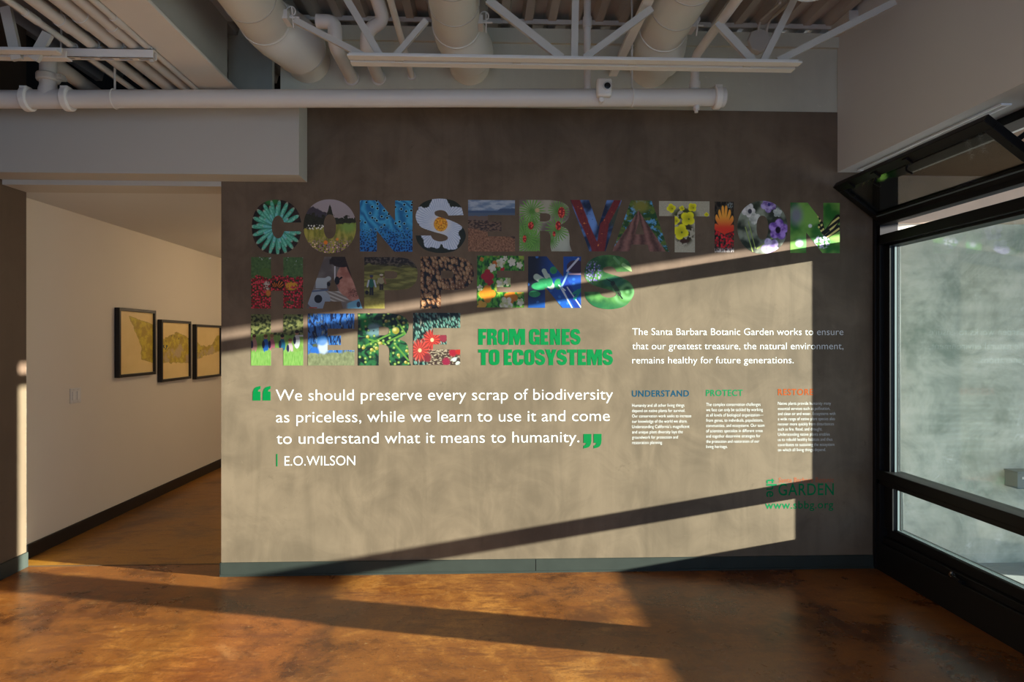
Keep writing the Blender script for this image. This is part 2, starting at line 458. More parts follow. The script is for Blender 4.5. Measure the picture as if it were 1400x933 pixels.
def window(name, y0, y1, hopper):
    """y0 the far edge, y1 the near edge (y1 < y0)."""
    w = bpy.data.objects.new(name, None); COL.objects.link(w); w.location = (XW, (y0 + y1) / 2, 0); ORG[w.name] = Vector(w.location); w['kind'] = 'structure'
    xo = XW + 0.125
    f = MB()
    f.box(XW, xo, y0 - 0.06, y0, 0, Z_H); f.box(XW - 0.012, XW + 0.06, y0 - 0.028, y0, 0, Z_H)          # far jamb
    f.box(XW + 0.03, xo - 0.02, y0 - 0.116, y0 - 0.06, Z_T0, Z_U0); f.box(XW + 0.03, xo - 0.02, y0 - 0.146, y0 - 0.06, Z_SILL, Z_T0)
    f.box(XW, xo, y1, y1 + 0.06, 0, Z_H)
    f.box(XW, xo, y1, y0, Z_H - 0.045, Z_H)
    f.build('frame', M_black, w, 0.003)
    k = MB().box(XW - 0.002, xo, y1, y0, 0, 0.185); k.box(XW + 0.02, xo, y1, y0, 0.185, 0.225); k.box(XW + 0.05, xo, y1, y0, 0.225, Z_SILL); k.build('kick_panel', M_black, w, 0.003)
    if hopper:
        r = MB().box(XW, xo, y1, y0, Z_T0, Z_T1); r.box(XW - 0.006, XW, y1, y0, Z_T0 + 0.03, Z_T1 - 0.0); r.build('transom', M_black, w, 0.003)
    r = MB().box(XW, xo, y1, y0, Z_U0, Z_U1); r.box(XW + 0.03, xo, y1, y0, Z_U0 - 0.016, Z_U0); r.build('transom', M_black, w, 0.003)
    gx = XW + 0.075
    MB().box(gx, gx + 0.008, y1 + 0.06, y0 - 0.116, Z_T1, Z_U0 - 0.016).build('pane', M_glass, w)
    MB().box(gx, gx + 0.008, y1 + 0.06, y0 - 0.146, Z_SILL, Z_T0).build('pane', M_glass, w)
    # thin bright glazing beads
    gb = MB().box(gx - 0.012, gx, y0 - 0.122, y0 - 0.116, Z_T1, Z_U0 - 0.016); gb.box(gx - 0.012, gx, y0 - 0.152, y0 - 0.146, Z_SILL, Z_T0)
    gb.box(gx - 0.012, gx, y1 + 0.06, y0 - 0.146, Z_SILL, Z_SILL + 0.006)
    gb.build('glazing_bead', M_grey, w)
    # hopper sash, hung at its foot
    zf = Z_U1 + 0.088 if hopper else Z_U1
    tilt = math.radians(53) if hopper else 0.0
    H = 0.375; e = 0.056; th = 0.04
    ya, yb = y0 - 0.035, (-1.375 if hopper else y1 + 0.06)
    foot = Vector((XW + (0.0 if hopper else 0.03), 0, zf)); uu = Vector((-math.sin(tilt), 0, math.cos(tilt))); nn = Vector((math.cos(tilt), 0, math.sin(tilt)))

    def sbar(mb, h0, h1, yy0, yy1, t0=0.0, t1=th):
        vs = []
        for h, tt in ((h0, t0), (h1, t0), (h1, t1), (h0, t1)):
            p = foot + uu * h + nn * tt
            vs += [(p.x, yy0, p.z), (p.x, yy1, p.z)]
        mb.add(vs, [(0, 1, 3, 2), (2, 3, 5, 4), (4, 5, 7, 6), (6, 7, 1, 0), (0, 2, 4, 6), (1, 7, 5, 3)])
    sm = MB(); sbar(sm, 0, e, yb, ya); sbar(sm, H - e, H, yb, ya); sbar(sm, e, H - e, ya - e, ya); sbar(sm, e, H - e, yb, yb + e)
    sash = sm.build('sash', M_black, w, 0.003)
    gm = MB(); sbar(gm, e, H - e, yb + e, ya - e, 0.016, 0.024); gm.build('pane', M_glass2, sash)
    if hopper:
        for yy in (ya - 0.17, ya - 0.44, ya - 0.74):
            hm = MB(); sbar(hm, H - 0.06, H - 0.015, yy - 0.022, yy + 0.022, -0.012, 0.0)
            p = foot + uu * (H - 0.05) - nn * 0.02
            hm.tube([(p.x, yy, p.z), (p.x - 0.01, yy, p.z - 0.03), (p.x + 0.01, yy - 0.03, p.z - 0.055)], 0.006, 8, 0.02)
            hm.build('latch', M_black, sash)
        bd = MB(); sbar(bd, e - 0.012, e - 0.006, yb + e, ya - e, -0.006, 0.0); bd.build('bead', M_grey, sash)
        fo = MB(); fo.box(XW - 0.008, XW + 0.06, y1, y0, Z_U1 + 0.064, Z_U1 + 0.105); fo.build('rail', M_black, w, 0.003)
        ar = MB().obox(foot + uu * 0.2 + Vector((0, yb + 0.02, 0)), (XW + 0.06, yb + 0.01, Z_H - 0.05), 0.012, 0.022); ar.build('stay_arm', M_black, w)
    return w


w1 = window('window_1', -0.002, -1.40, True)
p = atx(1304, 778, XW - 0.01)
lt = MB().box(XW - 0.004, XW + 0.03, p.y - 0.05, p.y + 0.05, 0.185, 0.20); lt.tube([(XW + 0.01, p.y + 0.02, 0.2), (XW - 0.012, p.y + 0.02, 0.215), (XW - 0.02, p.y - 0.06, 0.205)], 0.008, 10, 0.02)
lt.build('latch', M_black, w1)
lt = MB().cyl((XW + 0.0, p.y + 0.03, 0.20), (XW + 0.0, p.y + 0.03, 0.228), 0.010, 14); lt.cyl((XW - 0.012, p.y + 0.03, 0.212), (XW + 0.012, p.y + 0.03, 0.212), 0.009, 14); lt.build('latch_knob', M_chrome, w1)
struct(box('wall_pier', M_black, XW - 0.04, XW + 0.26, -1.53, -1.40, 0, 2.615))
window('window_2', -1.53, -3.05, False)
struct(box('wall_pier.001', M_black, XW - 0.04, XW + 0.2, -3.25, -3.05, 0, 2.615))
window('window_3', -3.25, -4.75, False)
struct(box('wall_pier.002', M_black, XW - 0.04, XW + 0.2, -4.95, -4.75, 0, 2.615))
window('window_4', -4.95, YB, False)

# slot diffuser under the drop
t = thing('slot_diffuser', 'long thin white slot air diffuser in the drop soffit above the window', 'air vent', (2.37, -0.71, 2.615))
q0, q1 = atz(1182, 232, 2.615), atz(1370, 141, 2.615); sx = (q0.x + q1.x) / 2; y0, y1 = q0.y, q1.y; m = MB()
m.box(sx - 0.026, sx - 0.016, y1, y0, 2.606, 2.615); m.box(sx + 0.012, sx + 0.026, y1, y0, 2.606, 2.615)
m.box(sx - 0.016, sx + 0.012, y1, y1 + 0.01, 2.606, 2.615); m.box(sx - 0.016, sx + 0.012, y0 - 0.01, y0, 2.606, 2.615)
m.build('frame', plain('white_metal', (0.88, 0.87, 0.85), 0.4, var=0.01), t)
MB().box(sx - 0.006, sx, y1 + 0.01, y0 - 0.01, 2.609, 2.615).build('deflector', M_white, t)

# ---------------------------------------------------------------- overhead: beam, joists, ducts, pipes
bm_ = thing('steel_beam', 'wide painted steel beam crossing the ceiling beside the row of conduits', 'beam', (-1.66, -3.2, 3.06))
MB().box(-1.772, -1.552, YB, 0.0, 3.06, 3.078).build('flange', M_lightsteel, bm_, 0.002)
MB().box(-1.672, -1.652, YB, 0.0, 3.078, 3.54).build('web', M_steel, bm_)
MB().box(-1.772, -1.552, YB, 0.0, 3.54, 3.558).build('flange', M_steel, bm_, 0.002)

YJ = -0.91; ZJ = 2.925; ZJT = 3.50


def joist(label, xa, xb, xta, xtb, webs, group):
    t = thing('bar_joist', label, 'ceiling joist', ((xa + xb) / 2, YJ, ZJ), group)
    for side in (-1, 1):
        yc = YJ + side * 0.015
        c = MB()
        c.box(xa, xb, min(yc, yc + side * 0.050), max(yc, yc + side * 0.050), ZJ, ZJ + 0.008)
        c.box(xa, xb, min(yc, yc + side * 0.008), max(yc, yc + side * 0.008), ZJ + 0.008, ZJ + 0.034)
        c.build('bottom_chord', M_lightsteel, t)
    c = MB(); c.box(xta, xtb, YJ - 0.07, YJ - 0.012, ZJT + 0.05, ZJT + 0.06); c.box(xta, xtb, YJ + 0.012, YJ + 0.07, ZJT + 0.05, ZJT + 0.06)
    c.box(xta, xtb, YJ - 0.02, YJ - 0.012, ZJT, ZJT + 0.06); c.box(xta, xtb, YJ + 0.012, YJ + 0.02, ZJT, ZJT + 0.06); c.build('top_chord', M_steel, t)
    for (u0, v0, u1, v1, wd) in webs:
        p0, p1 = at(u0, v0, YJ), at(u1, v1, YJ); d = (p1 - p0)
        if v1 < 0 and p1.z < ZJT: p1 = p0 + d * ((ZJT + 0.03 - p0.z) / d.z)
        MB().obox(p0, p1, wd, 0.022, (0, 1, 0)).build('web_bar', M_steel, t)
        # spacer weld at the foot of the web
    for xx in [xa + 0.25 + k * 0.6 for k in range(int((xb - xa) / 0.6) + 1) if xa + 0.25 + k * 0.6 < xb]:
        MB().box(xx - 0.02, xx + 0.02, YJ - 0.0115, YJ + 0.0115, ZJ + 0.004, ZJ + 0.03).build('spacer', M_steel, t)
    return t


xa, xb = at(478, 85, YJ).x, at(1089, 92, YJ).x
joist('long steel bar joist with a pale double-angle bottom chord crossing under the round ducts', xa, xb, -1.55, XS - 0.002,
      [(500, 78, 403, 28, 0.03), (522, 80, 470, -8, 0.035), (538, 80, 583, 28, 0.03), (768, 80, 667, 0, 0.04), (785, 80, 787, -20, 0.035),
       (799, 80, 891, 12, 0.035), (1029, 84, 980, 31, 0.04), (1043, 84, 1086, -2, 0.035), (1063, 84, 1223, 3, 0.035)], None)
joist('short end of a steel bar joist showing at the dark corner by the conduit bundle', XL, at(88, 88, YJ).x, XL, -1.78,
      [(24, 82, 8, 10, 0.05), (46, 82, 66, 46, 0.05)], None)


def duct(label, x0, x1, wall_x, R0):
    r = R0; z0 = 3.18 + r; yj = -0.46
    t = thing('round_duct', label, 'duct', (x0, -3.0, z0), 'round air ducts overhead')
    L = -YB + yj - 0.02
    MB().cyl((x0, YB + 0.01, z0), (x0, YB + 0.01 + L, z0), r, 48).build('duct_body', M_duct, t)
    for q in range(9):
        yq = yj - 0.30 - q * 0.27
        MB().lathe((x0, yq, z0), (0, 1, 0), [(0, r - 0.001), (0, r + 0.003), (0.007, r + 0.003), (0.007, r - 0.001)], 48).build('seam', M_steel, t)
    # offset elbow down to the wall
    pts = []
    for i in range(9):
        s_ = i / 8; e_ = s_ * s_ * (3 - 2 * s_); pts.append(Vector((x0 + (wall_x - x0) * e_, yj - 0.03 + s_ * 0.30, z0 - 0.028 * e_)))
    rr = []
    for i, q in enumerate(pts):
        d = (pts[min(i + 1, 8)] - pts[max(i - 1, 0)]); rr.append((q, d, r + 0.002 + 0.016 * min(1.0, i / 3.0)))
    MB().rings(rr, 36).build('elbow', M_duct, t)
    MB().lathe((x0, yj - 0.05, z0), (0, 1, 0), [(0.012, r + 0.001), (0.012, r + 0.006), (0.026, r + 0.006), (0.026, r + 0.001)], 36).build('seam_band', M_duct, t)
    MB().cyl((wall_x, yj + 0.26, z0 - 0.028), (wall_x, 0.006, z0 - 0.028), r - 0.004, 36).build('wall_spigot', M_duct, t)
    MB().lathe((wall_x, yj + 0.262, z0 - 0.028), (0, 1, 0), [(0, r), (0, r + 0.018), (0.006, r + 0.018), (0.006, r)], 36).build('seam_band', M_duct, t)
    hx = x0 + (r + 0.004) * 0.95; hz = z0 - 0.02
    h = MB().box(hx - 0.006, hx + 0.022, yj - 0.16, yj - 0.06, hz - 0.03, hz + 0.02); h.torus((hx + 0.03, yj - 0.11, hz + 0.035), (0, 1, 0.2), 0.024, 0.004, 16, 6)
    h.cyl((hx + 0.015, yj - 0.11, hz), (hx + 0.075, yj - 0.11, hz), 0.006, 8); h.obox((hx + 0.04, yj - 0.13, hz + 0.05), (hx + 0.04, yj - 0.09, hz - 0.05), 0.006, 0.014)
    h.build('damper_handle', M_lightsteel, t)
    return t


duct('round duct nearest the steel beam, ending above the bulkhead corner', atz(316, 0, 3.18).x, 0, at(421, 119, 0).x, 0.143)
duct('middle one of three round ducts, running straight overhead to the wall', atz(617, 0, 3.18).x, 0, at(642, 118, 0).x, 0.134)
duct('round duct nearest the window side, above the small white camera', atz(950, 0, 3.18).x, 0, at(889, 118, 0).x, 0.138)

# conduits
specs = [(124, 0.0165, 'thinnest conduit of the bundle, on its edge by the dark joist corner'), (149, 0.029, 'medium conduit between the thinnest and the thickest of the bundle'),
         (178, 0.040, 'thickest conduit, in the middle of the five on the hanger strut'), (203, 0.032, 'medium conduit between the thickest one and the thin one by the beam'),
         (221, 0.018, 'thin conduit of the bundle running right along the steel beam')]
ZCON = 3.045
for u, r, lab in specs:
    xx = atz(u, 85, ZCON).x
    m = MB(); z = ZCON + r
    t = thing('conduit', lab + ', painted grey', 'conduit', (xx, -3, z), 'conduits on the hanger strut')
    MB().cyl((xx, YB + 0.01, z), (xx, 0.9, z), r, 20).build('tube', M_pipe, t)
    yc = -0.93 - (u % 7) * 0.03
    MB().lathe((xx, yc, z), (0, 1, 0), [(0, r), (0, r + 0.004), (0.09, r + 0.004), (0.09, r)], 20).build('coupling', M_pipe, t)
    cl = MB(); cl.torus((xx, -0.70, z), (0, 1, 0), r + 0.003, 0.004, 20, 6); cl.cyl((xx + r + 0.006, -0.70, z - r * 0.5), (xx + r + 0.016, -0.70, z - r * 0.5), 0.006, 8); cl.build('strap', M_steel, t)
t = thing('hanger_strut', 'slotted channel strut carrying the five conduits beside the beam', 'hanger', (-1.99, -0.70, 2.995))
ys = -0.715; xs0, xs1 = at(76, 78, ys).x, at(212, 78, ys).x
m = MB(); m.box(xs0, xs1, ys - 0.021, ys - 0.018, 2.995, 3.043); m.box(xs0, xs1, ys + 0.018, ys + 0.021, 2.995, 3.043); m.box(xs0, xs1, ys - 0.021, ys - 0.009, 2.995, 2.998); m.box(xs0, xs1, ys + 0.009, ys + 0.021, 2.995, 2.998)
k = xs0
while k < xs1 - 0.02:
    m.box(k, min(k + 0.03, xs1), ys - 0.009, ys + 0.009, 2.995, 2.998); k += 0.1
m.box(xs0, xs1, ys - 0.021, ys + 0.021, 3.040, 3.043)
m.build('channel', M_lightsteel, t)
for xx in (xs0 + 0.03, xs1 - 0.018):
    MB().cyl((xx, ys, 2.98), (xx, ys, 3.57), 0.006, 10).build('rod', M_steel, t)
    MB().cyl((xx, ys, 2.982), (xx, ys, 2.994), 0.012, 6).build('nut', M_steel, t)

# the big pipe over the text wall
YP = -0.45; RP = 0.0505
pe0 = at(-60, 136, YP); pe1 = at(977, 133.4, YP); pd = (pe1 - pe0).normalized()


def onp(u):
    tt = (at(u, 135, YP).x - pe0.x) / pd.x; return pe0 + pd * tt


t = thing('main_pipe', 'big horizontal pipe running over the bulkhead and the brown wall', 'pipe', (onp(500).x, YP, onp(500).z))
MB().cyl(pe0, pe1, RP, 32).build('tube', M_pipe, t)


def grooved(u, name='coupling', full=False):
    c = onp(u); m = MB()
    m.lathe(c - pd * 0.022, pd, [(0, RP), (0, RP + 0.010), (0.007, RP + 0.017), (0.037, RP + 0.017), (0.044, RP + 0.010), (0.044, RP)], 28)
    for s_ in (1, -1):
        z = RP + 0.022
        m.box(c.x - 0.02, c.x + 0.02, c.y - 0.03 * s_ - 0.012, c.y - 0.03 * s_ + 0.012, c.z + 0.03, c.z + 0.062)
        m.box(c.x - 0.010, c.x + 0.010, c.y - 0.03 * s_ - 0.020, c.y - 0.03 * s_ + 0.020, c.z + 0.040, c.z + 0.054)
    return m.build(name, M_lightsteel, t)


grooved(38); grooved(93); grooved(980)
c = onp(985); MB().lathe(c - pd * 0.01, pd, [(0, RP + 0.003), (0.03, RP + 0.006), (0.038, RP - 0.005)], 28).build('end_cap', M_pipe, t)
c = onp(952); m = MB().cyl((c.x, c.y, c.z - RP + 0.01), (c.x, c.y, c.z - RP - 0.022), 0.018, 16); m.cyl((c.x, c.y, c.z - RP - 0.02), (c.x, c.y, c.z - RP - 0.038), 0.011, 8); m.build('drain_plug', M_pipe, t)
for u in (157, 864):
    c = onp(u); MB().torus(c, pd, RP + 0.003, 0.004, 28, 6).build('hanger_ring', M_lightsteel, t)
    MB().cyl((c.x, c.y, c.z + RP), (c.x, c.y, 3.57), 0.006, 8).build('hanger_rod', M_steel, t)
# tee and its branch
c = onp(66)
m = MB(); m.rings([((c.x, c.y, c.z), (0, 0, 1), RP), ((c.x, c.y, c.z + 0.055), (0, 0, 1), RP * 1.0), ((c.x, c.y, c.z + 0.075), (0, 0, 1), RP * 0.86), ((c.x, c.y, c.z + 0.16), (0, 0, 1), RP * 0.86)], 24)
m.lathe(c - pd * 0.10, pd, [(0, RP + 0.002), (0.20, RP + 0.002)], 28); m.build('tee', M_pipe, t)
m = MB(); m.lathe((c.x, c.y, c.z + 0.10), (0, 0, 1), [(0, RP * .86), (0, RP * 1.1), (0.008, RP * 1.2), (0.036, RP * 1.2), (0.044, RP * 1.1), (0.044, RP * .86)], 24)
m.box(c.x + 0.03, c.x + 0.085, c.y - 0.02, c.y + 0.02, c.z + 0.107, c.z + 0.138); m.cyl((c.x + 0.075, c.y - 0.04, c.z + 0.122), (c.x + 0.075, c.y + 0.04, c.z + 0.122), 0.008, 8); m.build('coupling', M_steel, t)
MB().tube([(c.x, c.y, c.z + 0.15), (c.x, c.y, c.z + 0.23), (c.x - 0.05, c.y + 0.6, c.z + 0.23)], RP * 0.86, 20, 0.09).build('branch', M_pipe, t)

# camera on the big pipe
c = at(825.5, 121, YP - 0.07)
t = thing('security_camera', 'small white box camera with a round black lens on the big pipe', 'camera', c)
MB().box(c.x - 0.043, c.x + 0.043, c.y - 0.03, c.y + 0.018, c.z - 0.052, c.z + 0.052).build('housing', M_lightsteel, t, 0.012)
MB().lathe((c.x + 0.015, c.y - 0.028, c.z + 0.004), (0, -1, 0), [(0, 0.026), (0.012, 0.025), (0.012, 0.021), (0.006, 0.021)], 24).build('lens_ring', M_white, t)
MB().lathe((c.x + 0.015, c.y - 0.026, c.z + 0.004), (0, -1, 0), [(0, 0.020), (0.009, 0.018), (0.012, 0.008)], 24).build('lens', M_frame, t)
m = MB().box(c.x - 0.025, c.x - 0.005, c.y - 0.004, c.y + 0.022, c.z - 0.075, c.z - 0.05); m.cyl((c.x - 0.015, c.y - 0.012, c.z - 0.068), (c.x - 0.015, c.y + 0.02, c.z - 0.068), 0.014, 12); m.build('bracket', M_lightsteel, t)

# pipes into the wall above


def pipe(name, label, pts, r, cat='pipe', ends=True, bend=0.09, group=None, mat=None):
    pts = [Vector(p) for p in pts]
    t = thing(name, label, cat, pts[-1], group)
    MB().tube(pts, r, 18, bend).build('tube', mat or M_pipe, t)
    d = (pts[-1] - pts[-2]).normalized()
    if ends:
        MB().lathe(pts[-1] - d * 0.010, d, [(0, r), (0, r + 0.009), (0.010, r + 0.009)], 18).build('escutcheon', M_pipe, t)
    return t


pa = at(458, 30, -0.5); pb = at(458, 62, -0.5); pc = at(481, 107, 0.004)
pipe('drain_pipe', 'fat pipe with two elbows entering the wall beside the duct nearest the beam', [at(433, 29, -0.5), pa, pb, pc], 0.040)
pipe('drain_pipe', 'fat crooked pipe entering the wall behind the left end of the double-angle chord', [at(512, -12, -0.6), at(525, 28, -0.5), at(502, 42, -0.5), at(501, 68, -0.45), at(518, 107, 0.004)], 0.038, bend=0.07)
z = at(563, 104, 0).z; x = at(563, 104, 0).x
pipe('thin_conduit', 'thin straight conduit entering the wall between the crooked pipe and middle duct', [(x, -3, z), (x, 0.004, z)], 0.018, 'conduit')
mp = bpy.data.objects['main_pipe']
q = onp(803)
r_ = MB().tube([(q.x, q.y, 3.6), (q.x, q.y, q.z + RP - 0.006)], 0.021, 18).build('riser', M_pipe, mp)
MB().cyl((q.x, q.y, 3.33), (q.x, q.y, 3.39), 0.027, 18).build('coupling', M_pipe, r_)
q = onp(950); zz = at(953, 78, YP).z
r_ = MB().tube([(q.x, -3.5, zz), (q.x, q.y, zz), (q.x, q.y, q.z + RP - 0.006)], 0.025, 18, 0.06).build('riser', M_pipe, mp)
MB().cyl((q.x, q.y, q.z + RP), (q.x, q.y, q.z + RP + 0.04), 0.032, 18).build('coupling', M_pipe, r_)
z = at(838, 104, 0).z; x = at(838, 104, 0).x
t = tag(MB().box(x - 0.026, x + 0.026, -3.2, 0.006, z, z + 0.02).build('brace_bar', M_lightsteel), 'pale flat steel bar running overhead behind the camera toward the wall', 'brace')
c = at(1037, 57, -0.02)
t = thing('junction_box', 'round junction box high on the grey wall near the window-side corner', 'junction box', c)
m = MB(); m.lathe((c.x, 0.006, c.z), (0, -1, 0), [(0, 0.078), (0.045, 0.078), (0.05, 0.073)], 8); m.build('body', M_steel, t)
MB().tube([(c.x - 0.01, -0.035, c.z + 0.05), (c.x - 0.005, -0.06, c.z + 0.12), at(1066, 4, -0.5)], 0.008, 8).build('wire', M_steel, t)
MB().tube([(c.x + 0.045, -0.035, c.z + 0.05), (c.x + 0.055, -0.06, c.z + 0.12), at(1082, 2, -0.5)], 0.008, 8).build('wire', M_steel, t)
c = at(1166, 32, -0.15)
tag(MB().box(c.x - 0.08, XS, -0.25, 0.006, 3.50, 3.562).build('bearing_seat', M_steel), 'small steel bearing block under the deck at the window-side corner', 'bracket')

# pendant lamp, only its rim in view
zl = 3.13; c = atz(1100, 3, zl)
t = thing('pendant_lamp', 'round pale pendant lamp peeking in at the top edge near the drop wall', 'lamp', (c.x, c.y - 0.06, zl))
cy = c.y - 0.085
MB().lathe((c.x, cy, zl), (0, 0, 1), [(0.004, 0.06), (0.0, 0.075), (0.004, 0.079), (0.16, 0.079), (0.19, 0.03)], 32).build('shade', M_lightsteel, t)
MB().torus((c.x, cy, zl), (0, 0, 1), 0.076, 0.004, 32, 8).build('rim', M_plate, t)
MB().cyl((c.x, cy, zl + 0.19), (c.x, cy, 3.57), 0.008, 10).build('rod', M_steel, t)

# ---------------------------------------------------------------- hall: framed maps, switch
def flat_rect(name, mat, w, h, og, rot, parent=None, th=0.002):
    me = bpy.data.meshes.new(name)
    me.from_pydata([(0, 0, 0), (w, 0, 0), (w, h, 0), (0, h, 0), (0, 0, th), (w, 0, th), (w, h, th), (0, h, th)], [],
                   [(0, 3, 2, 1), (4, 5, 6, 7), (0, 1, 5, 4), (1, 2, 6, 5), (2, 3, 7, 6), (3, 0, 4, 7)])
    me.materials.append(mat); return link(name, me, og, parent, rot=rot)


def map_mat(k):
    g = G('map_print_%d' % k)
    paper = g.mix(g.noise(3, 3), rgb(214, 184, 120), rgb(232, 204, 142))
    n = g.noise(9, 5, rough=0.65) - 0.5; n2 = g.noise(4, 3) - 0.5
    if k == 0:
        edge = g.mx(g.mn(g.x - 0.25 - (0.95 - g.y) * 0.75, 9.0), g.x - 0.62 - g.ab(g.y - 0.32) * 0.25)
        land = g.sm(g.mn(g.mn(edge + n * 0.12, g.y - 0.14 - (1 - g.x) * 0.22 + n * 0.05), 0.93 - g.y - g.ab(g.x - 0.3) * 0.16 + n * 0.06), 0.0, 0.015)
    elif k == 1:
        land = g.sm(g.mn(g.mn(g.x - 0.02, g.y - 0.26 - (1 - g.x) * 0.02 + n * 0.10), 0.84 - g.y - g.ab(g.x - 0.55) * 0.25 + n * 0.16), 0.0, 0.015)
    else:
        a = g.y - 0.34 - g.x * 0.16 + n * 0.16; c2 = 0.62 + g.sm(g.x, 0.6, 1.0) * 0.25 + g.sm(g.x, 0.3, 0.0) * 0.08 - g.y + n * 0.18
        land = g.sm(g.mn(a, c2), 0.0, 0.015)
    tone = g.mix(g.sm(g.noise(7, 5, rough=0.7), 0.42, 0.60), rgb(168, 142, 52), rgb(198, 176, 60))
    if k > 0: tone = g.mix(g.sm(g.noise(5, 4) + g.disk(0.55, 0.5, 0.4, 0.2, 0.9) * 0.12, 0.5, 0.62), tone, rgb(180, 156, 118))
    dk = g.sm(g.noise(16, 4), 0.60, 0.68) * (g.sm(g.y, 0.60, 0.74) if k < 2 else g.sm(g.x, 0.6, 0.05))
    tone = g.mix(dk * (0.9 if k else 0.25), tone, rgb(84, 78, 40))
    if k == 1: tone = g.mix(g.disk(0.12, 0.56, 0.22, 0.05, 0.3) * g.sm(g.noise(22, 2), 0.48, 0.55), tone, rgb(44, 70, 70))
    d, r = g.vor(13, feature='DISTANCE_TO_EDGE')
    tone = g.mix(g.sm(d, 0.03, 0.0) * 0.35, tone, rgb(110, 92, 50))
    outline = land * (1 - land) * 4
    return g.done(g.mix(outline * 0.5, g.mix(land, paper, tone), rgb(100, 84, 40)), 0.35)


frames = [(163.5, 210, 420.5, 517, 'framed tan map with a narrow tapering region, nearest the wall switch plate'),
          (221.5, 258.5, 437, 523, 'framed map with a wide yellow region and dark patches, hanging between two other frames'),
          (268.5, 302, 443.5, 519, 'framed map partly hidden by the end of the brown text wall')]
for k, (u0, u1, va, vb, lab) in enumerate(frames):
    pa, pb = atx(u0, va, XH + 0.045), atx(u0, vb, XH + 0.045)
    y0 = pa.y; z1, z0 = pa.z, pb.z
    y1 = atx(u1, 480, XH + 0.02).y if k < 2 else y0 + 0.70
    t = thing('picture_frame', lab, 'framed map', (XH, (y0 + y1) / 2, z0), 'framed maps on the hall wall')
    e = 0.026; m = MB(); x0, x1 = XH + 0.002, XH + 0.045
    m.box(x0, x1, y0, y0 + e, z0, z1); m.box(x0, x1, y1 - e, y1, z0, z1); m.box(x0, x1, y0 + e, y1 - e, z0, z0 + e); m.box(x0, x1, y0 + e, y1 - e, z1 - e, z1)
    m.build('frame', M_frame, t, 0.002)
    flat_rect('print', map_mat(k), y1 - y0 - 2 * e, z1 - z0 - 2 * e, (XH + 0.024, y0 + e, z0 + e), (PI / 2, 0, PI / 2), t)
pa, pb = atx(95, 531, XH), atx(110, 551, XH)
t = thing('switch_plate', 'white double switch plate on the cream hall wall', 'light switch', (XH, (pa.y + pb.y) / 2, pb.z))
zc = (pa.z + pb.z) / 2
MB().box(XH, XH + 0.006, pa.y, pb.y, zc - 0.058, zc + 0.058).build('plate', M_plate, t, 0.003)
for f in (0.29, 0.71):
    yy = pa.y + (pb.y - pa.y) * f
    MB().box(XH + 0.006, XH + 0.011, yy - 0.016, yy + 0.016, zc - 0.033, zc + 0.033).build('rocker', M_white, t, 0.002)
    for dz in (-0.046, 0.046): MB().cyl((XH + 0.005, yy, zc + dz), (XH + 0.0075, yy, zc + dz), 0.004, 8).build('screw', M_steel, t)

# ---------------------------------------------------------------- wall lettering: outlines
def arc(cx, cy, rx, ry, a0, a1, n=28, p=2.0):
    out = []
    for i in range(n + 1):
        a = a0 + (a1 - a0) * i / n; c_, s_ = math.cos(a), math.sin(a)
        out.append((cx + rx * math.copysign(abs(c_) ** (2 / p), c_), cy + ry * math.copysign(abs(s_) ** (2 / p), s_)))
    return out


def crom(pts, n=6):
    out = []
    for i in range(len(pts) - 1):
        p0 = pts[max(i - 1, 0)]; p1 = pts[i]; p2 = pts[i + 1]; p3 = pts[min(i + 2, len(pts) - 1)]
        for k in range(n):
            t_ = k / n
            out.append(tuple(0.5 * (2 * p1[j] + (p2[j] - p0[j]) * t_ + (2 * p0[j] - 5 * p1[j] + 4 * p2[j] - p3[j]) * t_ ** 2 + (3 * p1[j] - p0[j] - 3 * p2[j] + p3[j]) * t_ ** 3) for j in (0, 1)))
    return out + [pts[-1]]


